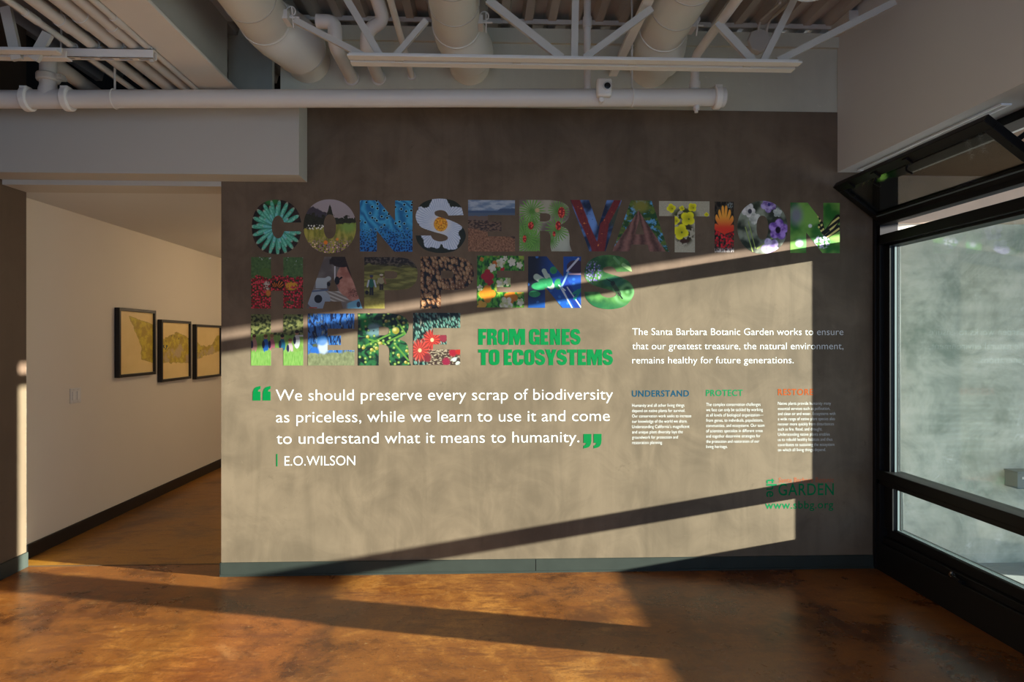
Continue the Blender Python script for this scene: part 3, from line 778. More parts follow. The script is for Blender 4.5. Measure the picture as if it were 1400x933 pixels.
R_ = math.radians
GLYPH = {
    'C': [arc(.5, .5, .5, .5, R_(18), R_(342), 60, 2.25)[:] and ([(1.0, .585)] + arc(.5, .5, .5, .5, R_(22), R_(338), 60, 2.25) + [(1.0, .423), (.66, .423)] + arc(.53, .5, .13, .21, R_(-28), R_(-332), 32) + [(.66, .585)])],
    'O': [arc(.5, .5, .5, .5, 0, 2 * PI, 64, 2.1)[:-1], arc(.5, .495, .118, .225, 0, 2 * PI, 40, 2.3)[:-1]],
    'N': [[(0, 0), (0, 1), (.35, 1), (.667, .6), (.667, 1), (1, 1), (1, 0), (.65, 0), (.32, .41), (.32, 0)]],
    'S': [crom([(.955, .70), (.66, .69)], 1) + crom([(.66, .69), (.60, .765), (.50, .79), (.40, .765), (.385, .72), (.44, .675), (.72, .593), (.92, .49), (1.0, .325), (.93, .165), (.78, .045), (.5, 0), (.22, .05), (.06, .18), (.01, .32)])[1:] +
          crom([(.31, .32), (.36, .25), (.48, .212), (.61, .235), (.645, .285), (.58, .335), (.35, .395), (.12, .475), (.025, .605), (.02, .73), (.10, .88), (.27, .97), (.5, 1), (.75, .965), (.90, .86), (.955, .70)])[:-1]],
    'E': [[(0, 0), (0, 1), (1, 1), (1, .71), (.42, .71), (.42, .575), (.71, .575), (.71, .395), (.42, .395), (.42, .295), (1, .295), (1, 0)]],
    'R': [[(0, 0), (0, 1), (.56, 1)] + crom([(.60, 1), (.80, .965), (.93, .87), (.955, .73), (.90, .60), (.76, .505)]) + crom([(.76, .505), (.90, .44), (.95, .32), (.955, .14), (1.0, 0)])[1:] + crom([(.61, 0), (.59, .12), (.595, .28), (.56, .37), (.47, .40)]) + [(.39, .40), (.39, 0)],
          [(.39, .58), (.39, .745), (.48, .745)] + crom([(.5, .745), (.575, .72), (.59, .66), (.565, .605), (.5, .58)])],
    'V': [[(0, 1), (.365, 1), (.545, .48), (.71, 1), (1, 1), (.685, 0), (.37, 0)]],
    'A': [[(0, 0), (.325, 1), (.69, 1), (1, 0), (.655, 0), (.62, .135), (.335, .135), (.295, 0)], [(.395, .335), (.475, .63), (.565, .335)]],
    'T': [[(0, 1), (1, 1), (1, .705), (.71, .705), (.71, 0), (.31, 0), (.31, .705), (0, .705)]],
    'I': [[(0, 0), (0, 1), (1, 1), (1, 0)]],
    'H': [[(0, 0), (0, 1), (.38, 1), (.38, .64), (.62, .64), (.62, 1), (1, 1), (1, 0), (.62, 0), (.62, .345), (.38, .345), (.38, 0)]],
    'P': [[(0, 0), (0, 1), (.58, 1)] + crom([(.62, 1), (.82, .965), (.96, .85), (1, .68), (.96, .51), (.83, .395), (.62, .36)]) + [(.38, .36), (.38, 0)],
          [(.38, .58), (.38, .73), (.52, .73)] + crom([(.54, .73), (.61, .70), (.62, .655), (.60, .60), (.53, .58)])],
}
DEPTH = 0.0003


def curve_mesh(name, contours, sx=1.0, sz=1.0):
    cu = bpy.data.curves.new(name, 'CURVE'); cu.dimensions = '2D'; cu.fill_mode = 'BOTH'; cu.extrude = DEPTH
    for c in contours:
        cc = []
        for p in c:
            if not cc or math.hypot(p[0] - cc[-1][0], p[1] - cc[-1][1]) > 1e-4: cc.append(p)
        if math.hypot(cc[0][0] - cc[-1][0], cc[0][1] - cc[-1][1]) < 1e-4: cc.pop()
        sp = cu.splines.new('POLY'); sp.points.add(len(cc) - 1)
        for q, p in zip(sp.points, cc): q.co = (p[0] * sx, p[1] * sz, 0, 1)
        sp.use_cyclic_u = True
    o = bpy.data.objects.new(name + '_src', cu)
    me = bpy.data.meshes.new_from_object(o); bpy.data.objects.remove(o); bpy.data.curves.remove(cu)
    m2 = bpy.data.meshes.new(name); m2.from_pydata([v.co[:] for v in me.vertices], [], [p.vertices[:] for p in me.polygons]); m2.update()
    bpy.data.meshes.remove(me); return m2


def glyph(ch, u0, u1, vt, vb, mat, label, group):
    ub = (u0 + u1) / 2
    p0 = at(u0, vb, 0); p1 = at(u1, vt, 0)
    me = curve_mesh('letter', GLYPH[ch], p1.x - p0.x, p1.z - p0.z); me.materials.append(mat)
    o = link('letter', me, (p0.x, -DEPTH - 0.0002, p0.z), rot=(PI / 2, 0, 0))
    return tag(o, label, 'letter', group)


# ---------------------------------------------------------------- wall lettering: the printed pictures
def k_(*a): return rgb(*a)


def pic_C1():
    g = G('print_succulent'); cx, cy = .5, .49
    r = g.rad(cx, cy); a = g.ang(cx, cy)
    bg = g.mix(g.sm(g.noise(9), .45, .6), k_(26, 22, 18), k_(52, 34, 26)); bg = g.mix(g.disk(.4, .97, .2, .1, .6), bg, k_(40, 110, 50))
    col = bg
    for n, R, rot, c0, c1 in ((19, .52, .3, (70, 160, 130), (120, 205, 175)), (17, .42, 1.1, (84, 178, 150), (136, 214, 190)), (13, .29, .6, (96, 186, 178), (130, 205, 205))):
        t = a * (n / 2.0) + rot; w = g.ab(g.sin(t)); tip = g.m('POWER', w, .42)
        msk = g.sm(tip * R + g.noise(5) * .06 - .03 - r, -.005, .02)
        pet = g.mix(w, k_(30, 90, 74), k_(*c0)); pet = g.mix(g.sm(w, .75, 1.0) * g.sm(g.noise(30, 2), .3, .7), pet, k_(*c1))
        pet = g.mix(g.sm(r, R * .88, R * 1.02) * .6, pet, k_(214, 120, 110))
        col = g.mix(msk, col, pet)
    return g.done(col)


def pic_O1():
    g = G('print_meadow_hill')
    sky = g.mix(g.y, k_(150, 132, 120), k_(168, 156, 158)); col = sky
    n = g.noise(14, 4) - .5
    col = g.mix(g.sm(.88 - g.y - g.ab(g.x - .18) * .5 + n * .1, 0, .03), col, k_(66, 58, 66))
    tree = g.mx(.74 - g.x * .08 + n * .3, .93 - g.ab(g.x - .5) * 3.4 + n * .2)
    col = g.mix(g.sm(tree - g.y, 0, .02), col, g.mix(g.noise(18, 4), k_(18, 20, 10), k_(58, 56, 30)))
    mead = g.sm(.46 + g.x * .13 + n * .14 - g.y, 0, .03)
    gr = g.mix(g.sm(g.noise(12, 4, 1, .4), .4, .65), k_(120, 122, 40), k_(176, 164, 70)); gr = g.mix(g.disk(.85, .5, .25, .2, .8), gr, k_(130, 160, 70))
    col = g.mix(mead, col, gr)
    d, r = g.vor(26); sp = g.sm(d, .5, .3) * g.sm(g.y, .34, .12)
    fl = g.mix(g.sm(r, .5, .55), k_(160, 120, 130), k_(92, 62, 70)); fl = g.mix(g.sm(r, .85, .9), fl, k_(240, 200, 170))
    col = g.mix(sp, col, fl)
    d, r = g.vor(22); col = g.mix(g.sm(d, .4, .25) * g.rect(.05, .42, .42, .54, .04), col, k_(236, 232, 220))
    col = g.mix(g.disk(.42, .2, .05, .05, .5), col, k_(240, 130, 30)); col = g.mix(g.disk(.64, .26, .035, .035, .5), col, k_(230, 140, 50))
    return g.done(col)


def pic_N1():
    g = G('print_blue_droplets')
    w = g.noise(2.2, 2, dist=.4); st = g.sin((g.x * 1.0 + g.y * .55 + w * .9) * 26) * .5 + .5
    col = g.mix(st, k_(24, 104, 158), k_(64, 164, 208)); col = g.mix(g.sm(g.y, .55, .0) * .85, col, k_(10, 40, 110))
    d, r = g.vor(9); d2, r2 = g.vor(22)
    up = g.sm(g.y, .32, .5)
    col = g.mix(g.sm(d, .30, .24) * up * g.sm(r, .35, .4), col, k_(130, 205, 230)); col = g.mix(g.sm(d, .22, .17) * up * g.sm(r, .35, .4), col, k_(8, 12, 24))
    col = g.mix(g.sm(d2, .35, .5) * g.sm(g.y, .52, .36) * .7, col, k_(40, 120, 190)); col = g.mix(g.sm(d2, .28, .2) * g.sm(g.y, .52, .36), col, k_(8, 16, 50))
    return g.done(col)


def pic_S1():
    g = G('print_white_poppy'); cx, cy = .5, .53
    r = g.rad(cx, cy); a = g.ang(cx, cy)
    bg = g.mix(g.noise(7), k_(14, 20, 12), k_(44, 48, 24))
    R = g.noise(7, 5) * .30 + g.ab(g.sin(a * 2.5 + .7)) * .13 + .245
    pleat = g.sin(a * 60 + g.noise(5) * 9) * .5 + .5
    pet = g.mix(pleat * .5 + g.noise(10, 4) * .4, k_(150, 170, 196), k_(238, 240, 246))
    col = g.mix(g.sm(R - r, 0, .02), bg, pet)
    col = g.mix(g.sm(g.rad(cx, cy), .26, .12) * .4, col, k_(250, 236, 214))
    ce = g.mix(g.sm(g.noise(34, 2), .4, .6), k_(196, 110, 8), k_(250, 186, 40)); col = g.mix(g.disk(cx, cy, .15, .145, .15), col, ce)
    col = g.mix(g.disk(cx, cy + .02, .045, .04, .4) * .7, col, k_(255, 160, 20))
    return g.done(col)


def pic_E1():
    g = G('print_rocky_coast')
    sky = g.mix(g.sm(g.noise(4, 4, 1, 3.5), .4, .62), k_(112, 132, 158), k_(168, 178, 190)); n = g.noise(10, 5) - .5
    col = g.mix(g.sm(.80 - g.y + g.sm(g.x, .62, .7) * g.noise(8, 3) * .08, .0, .01), sky, k_(70, 88, 116)); col = g.mix(g.sm(.755 - g.y, 0, .01), col, k_(84, 98, 118))
    col = g.mix(g.sm(.70 - g.y + n * .06, 0, .02), col, k_(112, 92, 80)); col = g.mix(g.sm(.62 - g.y + n * .1 - g.x * .02, 0, .02), col, g.mix(g.sm(g.noise(16, 5, 1, 2), .42, .6), k_(58, 44, 38), k_(120, 94, 74)))
    dirt = g.mix(g.sm(g.noise(26, 5, rough=.8), .34, .66), k_(84, 52, 34), k_(170, 122, 88)); col = g.mix(g.sm(.48 - g.x * .22 + n * .1 - g.y, 0, .02), col, dirt)
    return g.done(col)


def conif(g, col, cx, cy, R, n):
    a = g.ang(cx, cy); r = g.rad(cx, cy); w = g.m('POWER', g.ab(g.sin(a * (n / 2.0) + g.noise(7) * 2.6)), 1.6)
    return g.mix(g.sm(w * R + R * .25 - r, 0, .02), col, g.mix(w, k_(26, 70, 22), k_(112, 168, 66)))


def pic_R1():
    g = G('print_fir_cones')
    bg = g.mix(g.sm(g.noise(2.2, 2), .4, .6), k_(112, 98, 90), k_(168, 162, 140)); bg = g.mix(g.disk(.8, .15, .3, .35, .8), bg, k_(182, 186, 168)); col = bg
    for cx, cy, R in ((.2, .12, .26), (.3, .2, .2), (.08, .45, .2), (.24, .78, .22), (.72, .42, .2), (.6, .2, .14), (.12, .28, .2), (.26, .55, .16), (.74, .8, .17)): col = conif(g, col, cx, cy, R, 22)
    d, r = g.vor(24); cone = g.mix(g.sm(d, .2, .5), k_(238, 92, 66), k_(150, 24, 26))
    for cx, cy, rx, ry in ((.80, .76, .075, .12), (.74, .5, .06, .10), (.22, .5, .06, .085), (.1, .24, .04, .08), (.66, .34, .03, .06)): col = g.mix(g.disk(cx, cy, rx, ry, .2), col, cone)
    col = g.mix(g.disk(.34, .80, .06, .06, .6) * .8, col, k_(214, 170, 130))
    return g.done(col)


def pic_V():
    g = G('print_madrone_branch')
    col = g.mix(g.sm(g.noise(2.4, 3), .42, .6), k_(22, 36, 66), k_(96, 132, 190)); col = g.mix(g.disk(.42, .55, .14, .3, .8), col, k_(110, 150, 214)); col = g.mix(g.disk(.88, .7, .2, .4, .7), col, k_(64, 72, 58))
    n = g.noise(5, 3) - .5
    bark = g.mix(g.noise(10, 5, 3, 1, rough=.7), k_(60, 12, 22), k_(150, 48, 44)); bark = g.mix(g.sm(g.noise(10, 5), .62, .70), bark, k_(226, 128, 66))
    for x0, y0, x1, y1, w in ((.10, 1.0, .26, .6, .10), (.26, .6, .50, .05, .085), (.92, 1.0, .66, .5, .075), (.66, .5, .58, .0, .10), (.5, .1, .55, -.1, .12)): col = g.mix(g.line(x0, y0, x1, y1, w), col, bark)
    col = g.mix(g.sm(g.noise(20, 3), .64, .7) * .5, col, k_(12, 8, 14))
    return g.done(col)


def pic_A1():
    g = G('print_redwood_looking_up')
    sky = g.mix(g.sm(g.noise(9, 4), .50, .60), k_(36, 76, 36), k_(96, 160, 206)); lf = g.mix(g.noise(18, 4), k_(22, 52, 24), k_(120, 142, 52)); col = g.mix(g.sm(g.noise(9, 4), .4, .52), lf, sky)
    col = g.mix(g.disk(.5, .9, .2, .2, .7), col, k_(128, 124, 48))
    wdt = (.82 - g.y) * .60; m = g.sm(wdt - g.ab(g.x - .46), 0, .015)
    bark = g.sin((g.x - .46) / (.9 - g.y + .08) * 26 + g.noise(6) * 4) * .5 + .5
    col = g.mix(m, col, g.mix(bark * .6 + g.noise(22, 4) * .5, k_(42, 24, 22), k_(150, 104, 92)))
    return g.done(col)


def pic_T():
    g = G('print_yellow_evening_primrose')
    col = g.mix(g.noise(36, 4, rough=.8), k_(146, 136, 112), k_(206, 198, 176)); col = g.mix(g.disk(.5, .72, .33, .2, .5) * g.sm(g.noise(9, 4), .42, .5), col, k_(66, 72, 22)); col = g.mix(g.disk(.5, .38, .24, .3, .4) * g.sm(g.noise(9, 4), .46, .52), col, k_(58, 50, 22))
    for cx, cy, R in ((.57, .66, .16), (.43, .40, .17), (.24, .86, .10), (.66, .88, .10), (.94, .74, .05), (.33, .62, .09), (.45, .86, .06)):
        f = g.mix(g.sm(g.rad(cx, cy), 0, R), k_(190, 180, 10), k_(246, 236, 30)); col = g.mix(g.flower(cx, cy, R, 4, cx * 5, .25), col, f); col = g.mix(g.disk(cx + .02, cy - .01, R * .16, R * .16, .5), col, k_(96, 110, 14))
    col = g.mix(g.disk(.5, .22, .12, .05, .4), col, k_(66, 36, 24))
    return g.done(col)


def pic_I():
    g = G('print_paintbrush_flower')
    d, r = g.vor(8, 1, 2.2); col = g.mix(g.sm(g.noise(10, 4), .42, .6), k_(22, 16, 14), k_(74, 62, 46))
    red = g.mix(r, k_(140, 14, 26), k_(236, 40, 54)); col = g.mix(g.sm(d, .52, .36) * g.disk(.5, .32, .75, .34, .4), col, red)
    for i, (x1, y1) in enumerate(((.1, .68), (.25, .78), (.42, .86), (.6, .86), (.78, .78), (.92, .66), (.05, .5), (.95, .48))): col = g.mix(g.line(.5, .42, x1, y1, .075), col, g.mix(g.sm(g.y, .45, .75), k_(224, 56, 34), k_(248, 168, 60)))
    col = g.mix(g.sm(g.y, .1, .02) * g.sm(g.noise(16, 2), .45, .55), col, k_(220, 210, 200)); col = g.mix(g.disk(.8, .93, .2, .07, .5) * g.sm(g.noise(20), .45, .55), col, k_(140, 150, 150))
    return g.done(col)


def pic_O2():
    g = G('print_purple_flower')
    col = g.mix(g.sm(g.noise(2.4, 3), .4, .6), k_(44, 52, 38), k_(150, 156, 136))
    for x0, y0, x1, y1, w in ((.16, .5, .32, 0, .012), (.22, .6, .36, .1, .01), (.4, .1, .7, .3, .02)): col = g.mix(g.line(x0, y0, x1, y1, w), col, k_(150, 168, 90))
    for cx, cy, R, c0, c1 in ((.22, .82, .15, (190, 186, 180), (236, 230, 226)), (.35, .66, .13, (170, 172, 160), (226, 224, 214)), (.62, .93, .17, (110, 78, 150), (196, 176, 224)), (.80, .78, .10, (150, 156, 150), (206, 210, 200)), (.82, .46, .22, (104, 62, 158), (186, 146, 226)), (.66, .12, .2, (150, 128, 190), (224, 210, 244))):
        col = g.mix(g.flower(cx, cy, R, 5, cx * 9, .25), col, g.mix(g.sm(g.noise(9, 3), .35, .65), k_(*c0), k_(*c1)))
    col = g.mix(g.disk(.81, .45, .065, .08, .4), col, k_(28, 16, 40)); col = g.mix(g.disk(.63, .93, .035, .04, .4), col, k_(54, 50, 120)); col = g.mix(g.disk(.25, .8, .05, .06, .4), col, k_(56, 56, 66))
    return g.done(col)


def pic_N2():
    g = G('print_swallowtail')
    col = g.mix(g.sm(g.noise(2.2, 2), .38, .62), k_(44, 110, 40), k_(128, 180, 80)); col = g.mix(g.disk(.12, .75, .2, .3, .8), col, k_(128, 130, 140)); col = g.mix(g.disk(.25, .2, .22, .2, .8), col, k_(104, 180, 96)); col = g.mix(g.disk(.18, .2, .1, .1, .7), col, k_(230, 226, 240))
    col = g.mix(g.disk(.4, .54, .05, .05, .5), col, k_(226, 230, 226))
    wings = ((.74, .40, .97, .70, .085), (.74, .36, .97, .50, .075), (.69, .40, .57, .80, .035), (.67, .38, .58, .56, .03))
    for a in wings: col = g.mix(g.line(*a), col, k_(26, 24, 16))
    wv = g.sin((g.x * .45 - g.y * .6) * 95)
    for a in wings: col = g.mix(g.line(a[0], a[1], a[2] - .02, a[3] - .02, a[4] * .72) * g.sm(wv, .0, .5), col, k_(232, 216, 130))
    d, r = g.vor(18); col = g.mix(g.disk(.64, .22, .18, .15, .3) * g.sm(d, .55, .4), col, g.mix(r, k_(170, 160, 214), k_(244, 240, 252)))
    col = g.mix(g.line(.68, .38, .78, .45, .025), col, k_(30, 26, 20))
    return g.done(col)


def pic_H1():
    g = G('print_red_flower_border')
    d, r = g.vor(26); red = g.mix(g.sm(r, .4, .6), k_(166, 16, 34), k_(240, 66, 84)); red = g.mix(g.sm(d, .42, .56), red, k_(48, 66, 24))
    grn = g.mix(g.noise(20, 4), k_(22, 60, 30), k_(120, 160, 90)); n = g.noise(6, 4) - .5
    col = g.mix(g.sm(g.y - .62 + n * .35, -.01, .02), red, grn); col = g.mix(g.sm(g.noise(22, 3), .6, .66) * g.sm(g.y, .8, .95), col, k_(196, 206, 200))
    col = g.mix(g.disk(.28, .7, .13, .11, .3) * .8, col, k_(92, 128, 56)); col = g.mix(g.disk(.78, .44, .14, .1, .4) * g.sm(g.noise(18), .42, .5), col, k_(240, 176, 40)); col = g.mix(g.disk(.3, .44, .08, .12, .5) * g.sm(g.noise(24), .45, .52), col, k_(216, 206, 190))
    col = g.mix(g.disk(.33, .3, .06, .08, .5) * .8, col, k_(226, 150, 50))
    w = g.mx(g.disk(.45, .46, .075, .075, .1), g.disk(.56, .47, .09, .1, .1)); col = g.mix(w, col, k_(26, 16, 10)); st = g.sm(g.sin(g.ang(.48, .36) * 22), -.1, .3)
    col = g.mix(g.mx(g.disk(.45, .46, .055, .055, .2), g.disk(.56, .47, .07, .08, .2)) * st, col, k_(236, 128, 30)); col = g.mix(g.disk(.75, .12, .1, .05, .5) * .7, col, k_(40, 110, 50))
    return g.done(col)


def pic_A2():
    g = G('print_microscope_view')
    col = g.mix(g.sm(g.noise(3, 2), .4, .6), k_(108, 98, 94), k_(134, 124, 118)); col = g.mix(g.disk(.55, .24, .35, .14, .4), col, g.mix(g.sm(g.sin(g.x * 40 + g.y * 90), 0, .5), k_(150, 142, 132), k_(206, 200, 190)))
    skin = g.mix(g.sm(g.noise(5, 3), .35, .65), k_(178, 112, 92), k_(222, 160, 138)); skin = g.mix(g.disk(.84, .3, .12, .12, .5) * g.sm(g.noise(40), .4, .6), skin, k_(124, 78, 66))
    face = g.mx(g.disk(.74, .56, .21, .34, .08), g.disk(.84, .30, .15, .16, .1)); face = face * g.sm(g.x + (.6 - g.y) * .12, .50, .53); col = g.mix(face, col, skin)
    hair = g.mx(g.disk(.64, .93, .22, .14, .1), g.line(.72, .95, .92, .50, .075)); hair = g.mx(hair, g.rect(.40, .66, .84, .97, .03)); col = g.mix(hair, col, g.mix(g.noise(20), k_(24, 15, 12), k_(64, 42, 30)))
    col = g.mix(g.rect(.495, .525, .45, .82, .008), col, k_(226, 226, 228)); col = g.mix(g.disk(.55, .54, .05, .085, .15), col, k_(16, 14, 20)); col = g.mix(g.line(.58, .56, .63, .60, .02), col, k_(40, 24, 24))
    metal = g.mix(g.y, k_(150, 168, 190), k_(222, 228, 222)); body = g.mx(g.rect(.16, .38, .38, .6, .02), g.mx(g.disk(.22, .18, .22, .20, .08), g.line(.25, .48, .40, .58, .05))); col = g.mix(body, col, metal)
    col = g.mix(g.line(.1, .33, .37, .36, .02), col, k_(94, 112, 142)); col = g.mix(g.disk(.215, .185, .075, .085, .12), col, k_(20, 22, 34)); col = g.mix(g.disk(.40, .47, .035, .045, .2), col, k_(20, 20, 24))
    col = g.mix(g.sm(.16 + g.x * .0 - g.y - g.ab(g.x - .95) * .4 + .04, 0, .02) * g.sm(g.x, .7, .76), col, k_(124, 188, 220)); col = g.mix(g.disk(.93, .08, .04, .07, .3), col, k_(50, 64, 90)); col = g.mix(g.rect(.05, .2, 0, .03), col, k_(190, 76, 44))
    return g.done(col)


def pic_P1():
    g = G('print_two_hikers')
    n = g.noise(8, 4) - .5; col = g.mix(g.sm(g.noise(3.5, 4, 1, 4), .4, .62), k_(110, 106, 40), k_(164, 160, 78)); col = g.mix(g.sm(g.y - .84 + g.x * .04 + n * .16, 0, .02), col, g.mix(g.sm(g.noise(18), .45, .65), k_(40, 30, 22), k_(116, 100, 84)))
    col = g.mix(g.sm(g.y - .70 - g.x * .1 + n * .03, 0, .03) * g.sm(g.y, .9, .84) * .5, col, k_(84, 78, 36)); col = g.mix(g.sm(g.y, .24, .1), col, g.mix(g.noise(34, 3, 1, .5), k_(140, 132, 40), k_(216, 206, 110)))
    for cx, b, t_, c1, c2 in ((.135, .25, .64, (40, 110, 92), (26, 26, 34)), (.32, .35, .66, (178, 170, 130), (58, 42, 34))):
        h = t_ - b; col = g.mix(g.rect(cx - .045, cx + .045, b, b + h * .5, .015), col, k_(*c2)); col = g.mix(g.rect(cx - .004, cx + .004, b, b + h * .3, .003) * .6, col, k_(150, 146, 60))
        col = g.mix(g.disk(cx, b + h * .62, .062, h * .24, .2), col, k_(*c1)); col = g.mix(g.line(cx + .05, b + h * .75, cx + .08, b + h * .45, .018), col, k_(206, 212, 220) if cx < .2 else k_(160, 110, 80)); col = g.mix(g.line(cx - .05, b + h * .75, cx - .075, b + h * .45, .018), col, k_(206, 212, 220) if cx < .2 else k_(178, 170, 130))
        col = g.mix(g.disk(cx, b + h * .93, .028, .04, .2), col, k_(120, 78, 56)); col = g.mix(g.disk(cx, b + h * .98, .04, .022, .2), col, k_(58, 66, 96) if cx < .2 else k_(224, 212, 180))
    col = g.mix(g.disk(.05, .31, .035, .045, .2), col, k_(20, 20, 24))
    return g.done(col)


def pic_P2():
    g = G('print_seeds')
    w = g.noise(3, 2); d, r = g.vor(10, 1.7, 1.0, g.x + g.y * .25 + w * .12, g.y + w * .1); e, _ = g.vor(10, 1.7, 1.0, g.x + g.y * .25 + w * .12, g.y + w * .1, 'DISTANCE_TO_EDGE')
    seed = g.mix(r, k_(110, 64, 34), k_(206, 158, 106)); seed = g.mix(g.sm(d, .22, .02) * .8, seed, k_(236, 206, 166)); col = g.mix(g.sm(d, .42, .58), seed, k_(28, 17, 10))
    return g.done(col)


def pic_E2():
    g = G('print_poppy_field')
    col = g.mix(g.sm(g.noise(14, 4, 1.4, .8), .4, .62), k_(16, 92, 26), k_(96, 184, 50)); col = g.mix(g.sm(g.noise(4, 3), .56, .66) * .8, col, k_(196, 206, 70))
    for cx, cy, R, c in ((.22, .60, .15, (214, 16, 44)), (.22, .26, .19, (248, 160, 34)), (.72, .20, .16, (246, 150, 26)), (.40, .84, .09, (240, 130, 36)), (.54, .74, .055, (224, 30, 50)), (.10, .03, .12, (250, 196, 70)), (.27, .50, .09, (196, 10, 40)), (.9, .3, .06, (250, 190, 60)), (.1, .93, .05, (240, 150, 40))): col = g.mix(g.flower(cx, cy, R, 4, cx * 7, .3), col, g.mix(g.noise(12, 2), k_(*[int(v * .8) for v in c]), k_(*c)))
    for cx, cy, R in ((.32, .77, .10), (.50, .86, .11), (.74, .88, .1), (.90, .82, .08), (.06, .38, .07), (.62, .07, .16), (.5, .46, .11), (.66, .50, .10), (.92, .1, .09), (.6, .95, .06)): col = g.mix(g.flower(cx, cy, R, 5, cx * 9, .35), col, g.mix(g.sm(g.noise(8), .4, .6), k_(206, 214, 150), k_(250, 244, 226)))
    return g.done(col)


def pic_N3():
    g = G('print_laboratory_sprig')
    col = g.mix(g.sm(g.x, .1, .6), k_(16, 20, 44), k_(24, 84, 180)); col = g.mix(g.sm(g.y, .35, .0) * .5, col, k_(30, 110, 214)); d, r = g.vor(7); col = g.mix(g.sm(d, .28, .1) * g.sm(r, .6, .8) * .7, col, k_(70, 150, 240))
    for x0, y0, x1, y1, w in ((.44, .42, .30, .72, .05), (.44, .42, .16, .60, .07), (.44, .42, .36, .62, .06)): col = g.mix(g.line(x0, y0, x1, y1, w), col, k_(206, 226, 206))
    for cx, cy, rx, ry in ((.22, .42, .17, .085), (.12, .27, .12, .07), (.48, .73, .075, .08), (.57, .46, .085, .12), (.30, .52, .12, .06), (.40, .5, .07, .1)): col = g.mix(g.disk(cx, cy, rx, ry, .2), col, g.mix(g.noise(8, 2), k_(16, 116, 66), k_(70, 196, 120)))
    col = g.mix(g.line(.68, .52, .95, .02, .085), col, k_(22, 60, 160))
    for a in ((.60, .42, .86, -.05), (.74, .40, 1.02, -.02), (.58, .44, .70, .34), (.66, .34, .82, .02)): col = g.mix(g.line(*a, .014), col, k_(226, 238, 250))
    col = g.mix(g.line(.62, .38, .76, .70, .02), col, k_(150, 200, 246)); col = g.mix(g.disk(.90, .80, .18, .14, .12), col, k_(66, 40, 72)); col = g.mix(g.line(.74, .72, .95, .96, .022), col, k_(228, 226, 244)); col = g.mix(g.line(.78, .66, 1.0, .66, .02), col, k_(220, 190, 214))
    for a in ((.88, .18, 1.0, .36, .03), (.86, .28, .95, .34, .03)): col = g.mix(g.line(*a), col, k_(30, 150, 140))
    return g.done(col)


def pic_S2():
    g = G('print_hummingbird_sage')
    n = g.noise(3, 3); st = g.sin(g.rad(.86, .32) * 46 + n * 4) * .5 + .5
    col = g.mix(g.sm(n, .35, .65), k_(32, 92, 44), k_(104, 166, 84)); col = g.mix(g.disk(.8, .3, .3, .3, .4) * st * .8, col, k_(140, 200, 130)); col = g.mix(g.disk(.6, .5, .3, .12, .5) * .7, col, k_(36, 110, 90)); col = g.mix(g.sm(g.y, .2, .05) * .7, col, k_(20, 104, 60))
    d, r = g.vor(22); fl = g.sm(d, .45, .3) * g.disk(.18, .68, .2, .24, .4); col = g.mix(fl, col, g.mix(r, k_(72, 62, 150), k_(196, 186, 232)))
    col = g.mix(g.line(.24, .75, .16, .5, .012), col, k_(40, 60, 30)); col = g.mix(g.line(.58, .46, .70, .28, .05), col, g.mix(g.noise(16), k_(26, 50, 34), k_(96, 120, 80))); col = g.mix(g.line(.68, .30, .76, .20, .015), col, k_(30, 26, 24)); col = g.mix(g.disk(.57, .48, .05, .05, .2), col, k_(30, 50, 40)); col = g.mix(g.line(.57, .49, .44, .56, .008), col, k_(20, 20, 20))
    col = g.mix(g.line(.78, .82, .96, .72, .04), col, k_(170, 214, 140)); col = g.mix(g.line(.6, .95, .7, .85, .03), col, k_(120, 180, 110))
    return g.done(col)


def pic_H2():
    g = G('print_children_in_grass')
    col = g.mix(g.sm(g.noise(16, 4), .4, .62), k_(40, 52, 20), k_(150, 158, 92)); col = g.mix(g.sm(.62 - g.y + (g.noise(8) - .5) * .1, 0, .05), col, g.mix(g.noise(14, 3, 2, .5), k_(96, 150, 50), k_(176, 214, 110)))
    for cx, t_, c, hc in ((.06, .60, (206, 150, 140), (60, 34, 22)), (.28, .60, (34, 110, 206), (120, 84, 50)), (.40, .60, (214, 120, 140), (170, 130, 80)), (.60, .60, (40, 120, 160), (30, 20, 18)), (.75, .52, (230, 206, 206), (150, 110, 70)), (.88, .68, (238, 238, 240), (44, 28, 22))):
        col = g.mix(g.disk(cx, t_ - .21, .062, .15, .15), col, k_(*c)); col = g.mix(g.disk(cx - .045, t_ - .19, .03, .085, .2), col, k_(40, 44, 80)); col = g.mix(g.disk(cx, t_ - .045, .04, .048, .2), col, k_(206, 150, 118)); col = g.mix(g.disk(cx, t_ - .02, .043, .036, .2), col, k_(*hc))
    col = g.mix(g.line(.9, .58, 1.0, .58, .02), col, k_(236, 236, 236))
    col = g.mix(g.sm(.30 + (g.noise(26, 2, 1, .25) - .5) * .22 - g.y, 0, .04), col, g.mix(g.noise(20, 4, 2, .4), k_(70, 150, 30), k_(190, 232, 130)))
    return g.done(col)


